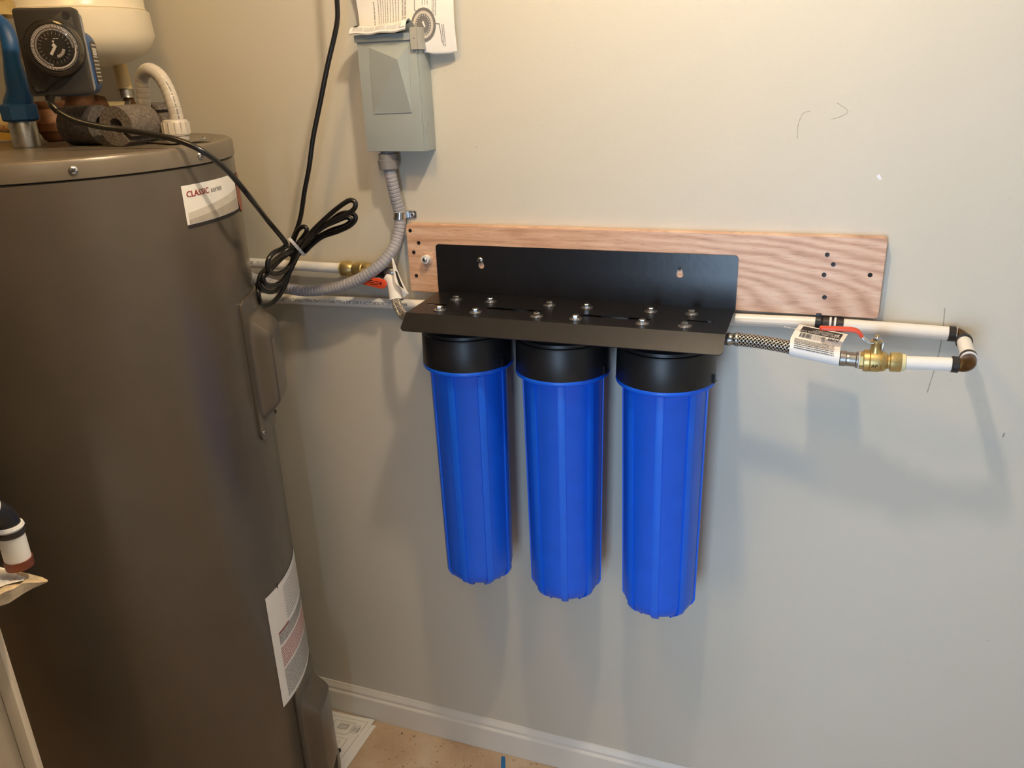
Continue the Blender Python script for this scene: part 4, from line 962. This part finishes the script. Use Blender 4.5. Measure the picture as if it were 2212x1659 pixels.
# ------------------------------------------------------------------ power cord
pc = thing('power_cord', at(640, 530, y=-.14), 'long black power cord from the timer, coiled and tied near the wall', 'cord')
Z3 = lambda X, Y, y: at(500+X/5.027, 400+Y/5.027, y=y)
sr = LM(onf(104, 207)[0], -.012, Z0)
s1_ = at(110, 223, t=1.58); s2_ = at(125, 240, t=1.57)
path = [s1_, s2_, at(160, 259, t=1.56), at(210, 272, t=1.55), at(265, 280, t=1.54), at(325, 290, t=1.52), at(385, 303, t=1.50), at(440, 328, t=1.49), at(490, 368, t=1.50), at(535, 420, t=1.53), at(575, 472, y=-.23), Z3(585, 620, -.185)]
turns = [
 [(560, 680), (450, 740), (395, 830), (400, 920), (460, 960), (540, 950), (620, 890), (690, 780), (740, 680)],
 [(860, 520), (1000, 380), (1150, 250), (1280, 165), (1345, 190), (1330, 260), (1240, 320), (1080, 400), (930, 500), (800, 600)],
 [(700, 690), (560, 780), (420, 900), (345, 990), (370, 1070), (470, 1085), (560, 1030), (650, 900), (710, 780), (750, 690)],
 [(900, 520), (1060, 400), (1190, 310), (1300, 305), (1350, 350), (1300, 430), (1160, 500), (990, 560), (870, 650), (800, 720)],
 [(720, 760), (640, 930), (560, 1060), (470, 1150), (370, 1150), (305, 1090), (310, 990), (400, 880), (560, 740), (690, 650)],
 [(830, 580), (1000, 455), (1150, 385), (1250, 350), (1300, 385), (1230, 440), (1080, 490), (930, 570), (820, 660)],
 [(700, 720), (650, 850), (600, 1040), (510, 1210), (390, 1305), (280, 1290), (235, 1200), (275, 1095), (380, 960), (540, 800), (640, 690)],
 [(690, 560), (730, 480), (790, 450), (820, 490), (780, 560), (700, 660), (650, 760)],
 [(655, 700), (665, 600), (710, 480), (750, 350), (775, 200), (795, 60)]]
y_ = -.165
for i, tr in enumerate(turns):
    for j, (X, Y) in enumerate(tr):
        y_ += .0009; lift = .006*math.sin(j/len(tr)*PI)*(1 if i % 2 else -1); path.append(Z3(X, Y, y_-lift-.14*max(0, (620-X)/390)))
yo = y_
path += [at(668, 360, y=yo), at(676, 300, y=yo), at(690, 230, y=yo), at(708, 140, y=yo), at(722, 80, y=yo+.005), at(729, 40, y=yo+.01), at(728, 0, y=yo+.01), at(724, -60, y=yo+.01), at(718, -200, y=yo+.01), at(712, -420, y=yo+.02)]
# keep it clear of the heater lid and jacket
sp = spline(path, 8); fixed = []
for ip, p in enumerate(sp):
    dxy = math.hypot(p.x-TC.x, p.y-TC.y)
    if ip > 88:
        if dxy < TR_+.008 and p.z < ZT: p = Vector((TC.x+(p.x-TC.x)*(TR_+.008)/dxy, TC.y+(p.y-TC.y)*(TR_+.008)/dxy, p.z))
    elif dxy < TR_+.004 and p.z < ZT+.006: p.z = ZT+.006 if dxy < TR_-.03 else max(p.z, ZR+.037)
    fixed.append(p)
tube('cord', resample(fixed, .004), .0049, CORD, pc, seg=12)
srp = resample(spline([sr+Vector((0, 0, .010)), sr, s1_, s2_], 8), .0016)
tube('strain_relief', srp, lambda s, i: (.0085-.0025*min(1, s/.04)) if i % 3 else .0060, CORD, pc, seg=14)
ta, tb_ = Z3(630, 580, -.185), Z3(790, 760, -.165)
td = (tb_-ta).normalized(); mid = (ta+tb_)/2; hl_ = (tb_-ta).length/2; P = []; tcm = (CAM-mid).normalized(); mid = mid-tcm*.006
for i in range(33):
    a = 2*PI*i/32; P.append(mid+td*hl_*math.cos(a)+tcm*.020*math.sin(a))
def wire(P, wdt, th, name, m):
    V, F = [], []; ax_ = Vector((-td.z, 0, td.x))
    for i, p in enumerate(P[:-1]):
        out = (p-mid).normalized()
        for s, q in ((-1, 0), (1, 0), (1, 1), (-1, 1)): V.append(p+ax_*s*wdt/2+out*q*th)
    n = len(P)-1
    for i in range(n):
        for j in range(4): F.append((4*i+j, 4*i+(j+1) % 4, 4*((i+1) % n)+(j+1) % 4, 4*((i+1) % n)+j))
    return mk(name, V, F, m)
tag(wire(P, .0085, .0014, 'twist_tie', WHITE), 'white twist tie around the coiled black cord', 'tie')

# ------------------------------------------------------------------ floor papers and bits
def floor_sheet(name, pts, z, m, label, curl=0):
    q = [at(x, y, z=z) for x, y in pts]
    def fn(u, v):
        p = (q[0].lerp(q[1], u)).lerp(q[3].lerp(q[2], u), v); return p+Vector((0, 0, .0016+curl*(u**6)*(1-v)+.0008*math.sin(u*7+v*5))), Vector((0, 0, 1))
    o = solid_sheet(name, fn, 14, 14, .0003, m, angle=80); tag(o, label, 'paper'); return o, fn
floor_sheet('manual_sheet', [(640, 1530), (813, 1569), (747, 1662), (560, 1620)], .0005, PAPER, 'lower white sheet peeking out under the wiring diagram on the floor')
so, sf = floor_sheet('manual_sheet', [(640, 1520), (811, 1557), (738, 1655), (556, 1610)], .0022, PAPER, 'white sheet with wiring diagrams lying on the floor by the baseboard', .002)
pr = Print()
def rectl(P_, u0_, v0_, u1_, v1_, t_=.004):
    P_.bar(u0_, v0_, u1_, v0_+t_, 4); P_.bar(u0_, v1_, u1_, v1_+t_, 4)
    for a, b in ((u0_, v0_), (u1_, v0_)): P_.quad([(a, v0_), (a+t_, v0_), (a+t_, v1_), (a, v1_)])
rectl(pr, .50, .08, .94, .88); rectl(pr, .58, .15, .82, .42); rectl(pr, .60, .50, .86, .78); rectl(pr, .66, .22, .76, .32); rectl(pr, .84, .2, .9, .36)
for i in range(10): pr.words(.36, .48, .1+i*.03, .006)
for i in range(8): pr.words(.66, .78, .20+i*.016, .004); pr.words(.70, .82, .56+i*.018, .004); pr.words(.84, .92, .24+i*.012, .004)
pr.build('diagram', lambda u, v: sf(u, v)[0]+Vector((0, 0, .0006)), GINK, so)
gp = at(732, 1623, z=.005); g = lathe('rubber_grommet', (gp.x, gp.y, gp.z+.0002), (0, 0, 1), [(0, .004), (.0006, .0062), (.005, .0060), (.006, .004), (.004, .002), (.004, .0001)], BLACKPL, seg=24); tag(g, 'small black rubber grommet lying on the floor sheet', 'grommet')
tp0 = [at(x, y, z=.0006) for x, y in ((1083, 1634), (1091, 1635), (1092, 1662), (1082, 1662))]
o = mk('tape_strip', tp0+[p+Vector((0, 0, .0008)) for p in tp0], [(0, 1, 2, 3), (7, 6, 5, 4), (0, 4, 5, 1), (1, 5, 6, 2), (2, 6, 7, 3), (3, 7, 4, 0)], TAPE, smooth=False); tag(o, 'short strip of blue tape on the floor against the baseboard', 'tape')
bits_V, bits_F = [], []
for i in range(420):
    x, y = random.uniform(830, 1340), random.uniform(1560, 1700); q = at(x, y, z=0)
    if q.y > -.02 or random.random() > (x-780)/500: continue
    r = random.choice((.0006, .0009, .0013, .002)); k0 = len(bits_V)
    n_ = 5
    bits_V += [(q.x+r*math.cos(2*PI*j/n_)*random.uniform(.5, 1.3), q.y+r*math.sin(2*PI*j/n_), .0002) for j in range(n_)]+[(q.x, q.y, r*.8)]
    bits_F += [(k0+j, k0+(j+1) % n_, k0+n_) for j in range(n_)]+[tuple(k0+j for j in range(n_))]
o = mk('floor_grit', bits_V, bits_F, BRN, smooth=False); tag(o, 'brown crumbs and grit scattered on the concrete floor', 'grit'); o['kind'] = 'stuff'
for (x, y, r, lb) in ((895, 1591, .0035, 'pale plaster crumb nearest the floor sheet'), (868, 1584, .0022, 'tiny dark crumb left of the pale plaster crumb'), (1110, 1642, .0030, 'pale crumb just right of the blue tape')):
    q = at(x, y, z=.001); V = [(q.x+r*math.cos(2*PI*j/7)*random.uniform(.7, 1.2), q.y+r*math.sin(2*PI*j/7)*random.uniform(.7, 1.2), .0003+h*r) for h in (0, .6) for j in range(7)]+[(q.x, q.y, r*1.1)]
    F = [(j, (j+1) % 7, 7+(j+1) % 7, 7+j) for j in range(7)]+[(7+j, 7+(j+1) % 7, 14) for j in range(7)]+[tuple(range(6, -1, -1))]
    tag(mk('plaster_crumb', V, F, BRN if r < .0025 else DIRT), lb, 'debris')

# ------------------------------------------------------------------ left foreground: door panel, broken drywall, pipe elbow
TD = 1.15
e0 = at(45, 1540, t=TD); ex, ey = e0.x, e0.y
dp = thing('door_panel', (ex-.2, ey-.1, 0), 'cream white panel edge in the lower left corner before the heater', 'panel')
# panel plane runs from its free edge to the left, square to the sight line
dirL = Vector((-.80, -.60, 0)); nP = Vector((.60, -.80, 0))
def pbox(name, a0, a1, n0, n1, z0_, z1_, m, par, bev=.001):
    V = [Vector((ex, ey, 0))+dirL*a+nP*b+Vector((0, 0, z)) for a in (a0, a1) for b in (n0, n1) for z in (z0_, z1_)]
    return mk(name, V, [(0, 1, 3, 2), (4, 6, 7, 5), (0, 4, 5, 1), (2, 3, 7, 6), (0, 2, 6, 4), (1, 5, 7, 3)], m, par, bevel=bev)
zc0 = at(20, 1312, t=1.12).z
pbox('panel', .0165, .50, -.018, 0, .001, zc0-.012, DOORW, dp); pbox('edge_strip', 0, .0150, -.018, .003, .001, zc0-.012, DOORW, dp)
# broken drywall ledge
tipp = at(100, 1257, t=1.10)
top = [at(104, 1255, t=1.10), at(92, 1251, t=1.11), at(75, 1246, t=1.12), at(60, 1245, t=1.13), at(42, 1240, t=1.14), at(20, 1232, t=1.15), at(0, 1226, t=1.16), at(-60, 1215, t=1.18)]
botf = [at(102, 1258, t=1.095), at(88, 1264, t=1.09), at(70, 1273, t=1.085), at(54, 1281, t=1.08), at(38, 1290, t=1.075), at(18, 1302, t=1.07), at(0, 1311, t=1.07), at(-60, 1340, t=1.06)]
mid_ = [at(98, 1256, t=1.09), at(84, 1257, t=1.085), at(66, 1259, t=1.08), at(48, 1262, t=1.075), at(30, 1270, t=1.07), at(12, 1280, t=1.065), at(-5, 1288, t=1.06), at(-65, 1310, t=1.05)]
V = []; 
for a, b, c in zip(top, mid_, botf): V += [a+Vector((0, 0, random.uniform(-.001, .001))), b+Vector((0, 0, random.uniform(-.0015, .0015))), c+Vector((0, 0, random.uniform(-.001, .001))), Vector((a.x, a.y, c.z))]
F = [(4*i+j, 4*i+(j+1) % 4, 4*i+4+(j+1) % 4, 4*i+4+j) for i in range(7) for j in range(4)]+[(0, 1, 2, 3), (28, 29, 30, 31)]
dw = mk('drywall_ledge', V, F, DRY, angle=15); tag(dw, 'ragged broken tip of drywall pointing right, above the cream panel', 'drywall')
V = []
for i, (a, b) in enumerate(zip(top[3:], mid_[3:])): V += [a+Vector((0, 0, .0012)), b.lerp(a, .2+.1*random.random())+Vector((0, 0, .0022))]
mk('paper_face', V, [(2*i, 2*i+1, 2*i+3, 2*i+2) for i in range(4)], PAPER, dw, smooth=False)
# pipe elbow standing on it
pt_ = 1.115
e1 = thing('pipe_elbow', at(30, 1228, t=pt_), 'white pipe with black elbow at the left frame edge above the drywall tip', 'pipe')
pb_, ptp = at(27, 1238, t=pt_), at(33, 1130, t=pt_)
dpp = Vector((0, 0, 1)); cxp = at(31, 1180, t=pt_)
zb1, z1_ = at(31, 1228, t=pt_).z, at(31, 1130, t=pt_).z
base = Vector((cxp.x, cxp.y, 0)); Z = lambda py: at(31, py, t=pt_).z
lathe('pipe', base+Vector((0, 0, Z(1222))), (0, 0, 1), [(0, .0155), (Z(1136)-Z(1222), .0155)], PEX, e1, seg=32)
lathe('copper_ring', base+Vector((0, 0, Z(1228))), (0, 0, 1), [(0, .0135), (.001, .0165), (Z(1208)-Z(1228), .0170)], mat('copper_band', srgb(128, 70, 48), .45, .4), e1, seg=32)
lathe('crimp_ring', base+Vector((0, 0, Z(1152))), (0, 0, 1), [(0, .0165), (.001, .0172), (Z(1140)-Z(1152), .0172)], CRIMP, e1, seg=32)
lathe('white_ring', base+Vector((0, 0, Z(1138))), (0, 0, 1), [(0, .0165), (.002, .0178), (Z(1128)-Z(1138), .0165)], WHITE, e1, seg=32)
side = at(-30, 1100, t=pt_-.01); cn = Vector((cxp.x, cxp.y, Z(1104))); sd = (side-cn).normalized()
tube('elbow', arc3(Vector((cxp.x, cxp.y, Z(1132))), cn+Vector((0, 0, .002)), cn+sd*.024, 10), .0145, BLACKPL, e1, seg=28)
ring('white_ring', cn+sd*.024, sd, .0172, .006, WHITE, e1); ring('copper_ring', cn+sd*.032, sd, .0165, .010, bpy.data.materials['copper_band'], e1)
tube('pipe', [cn+sd*.036, cn+sd*.09], .0155, PEX, e1, seg=28)
bpy.context.view_layer.update()
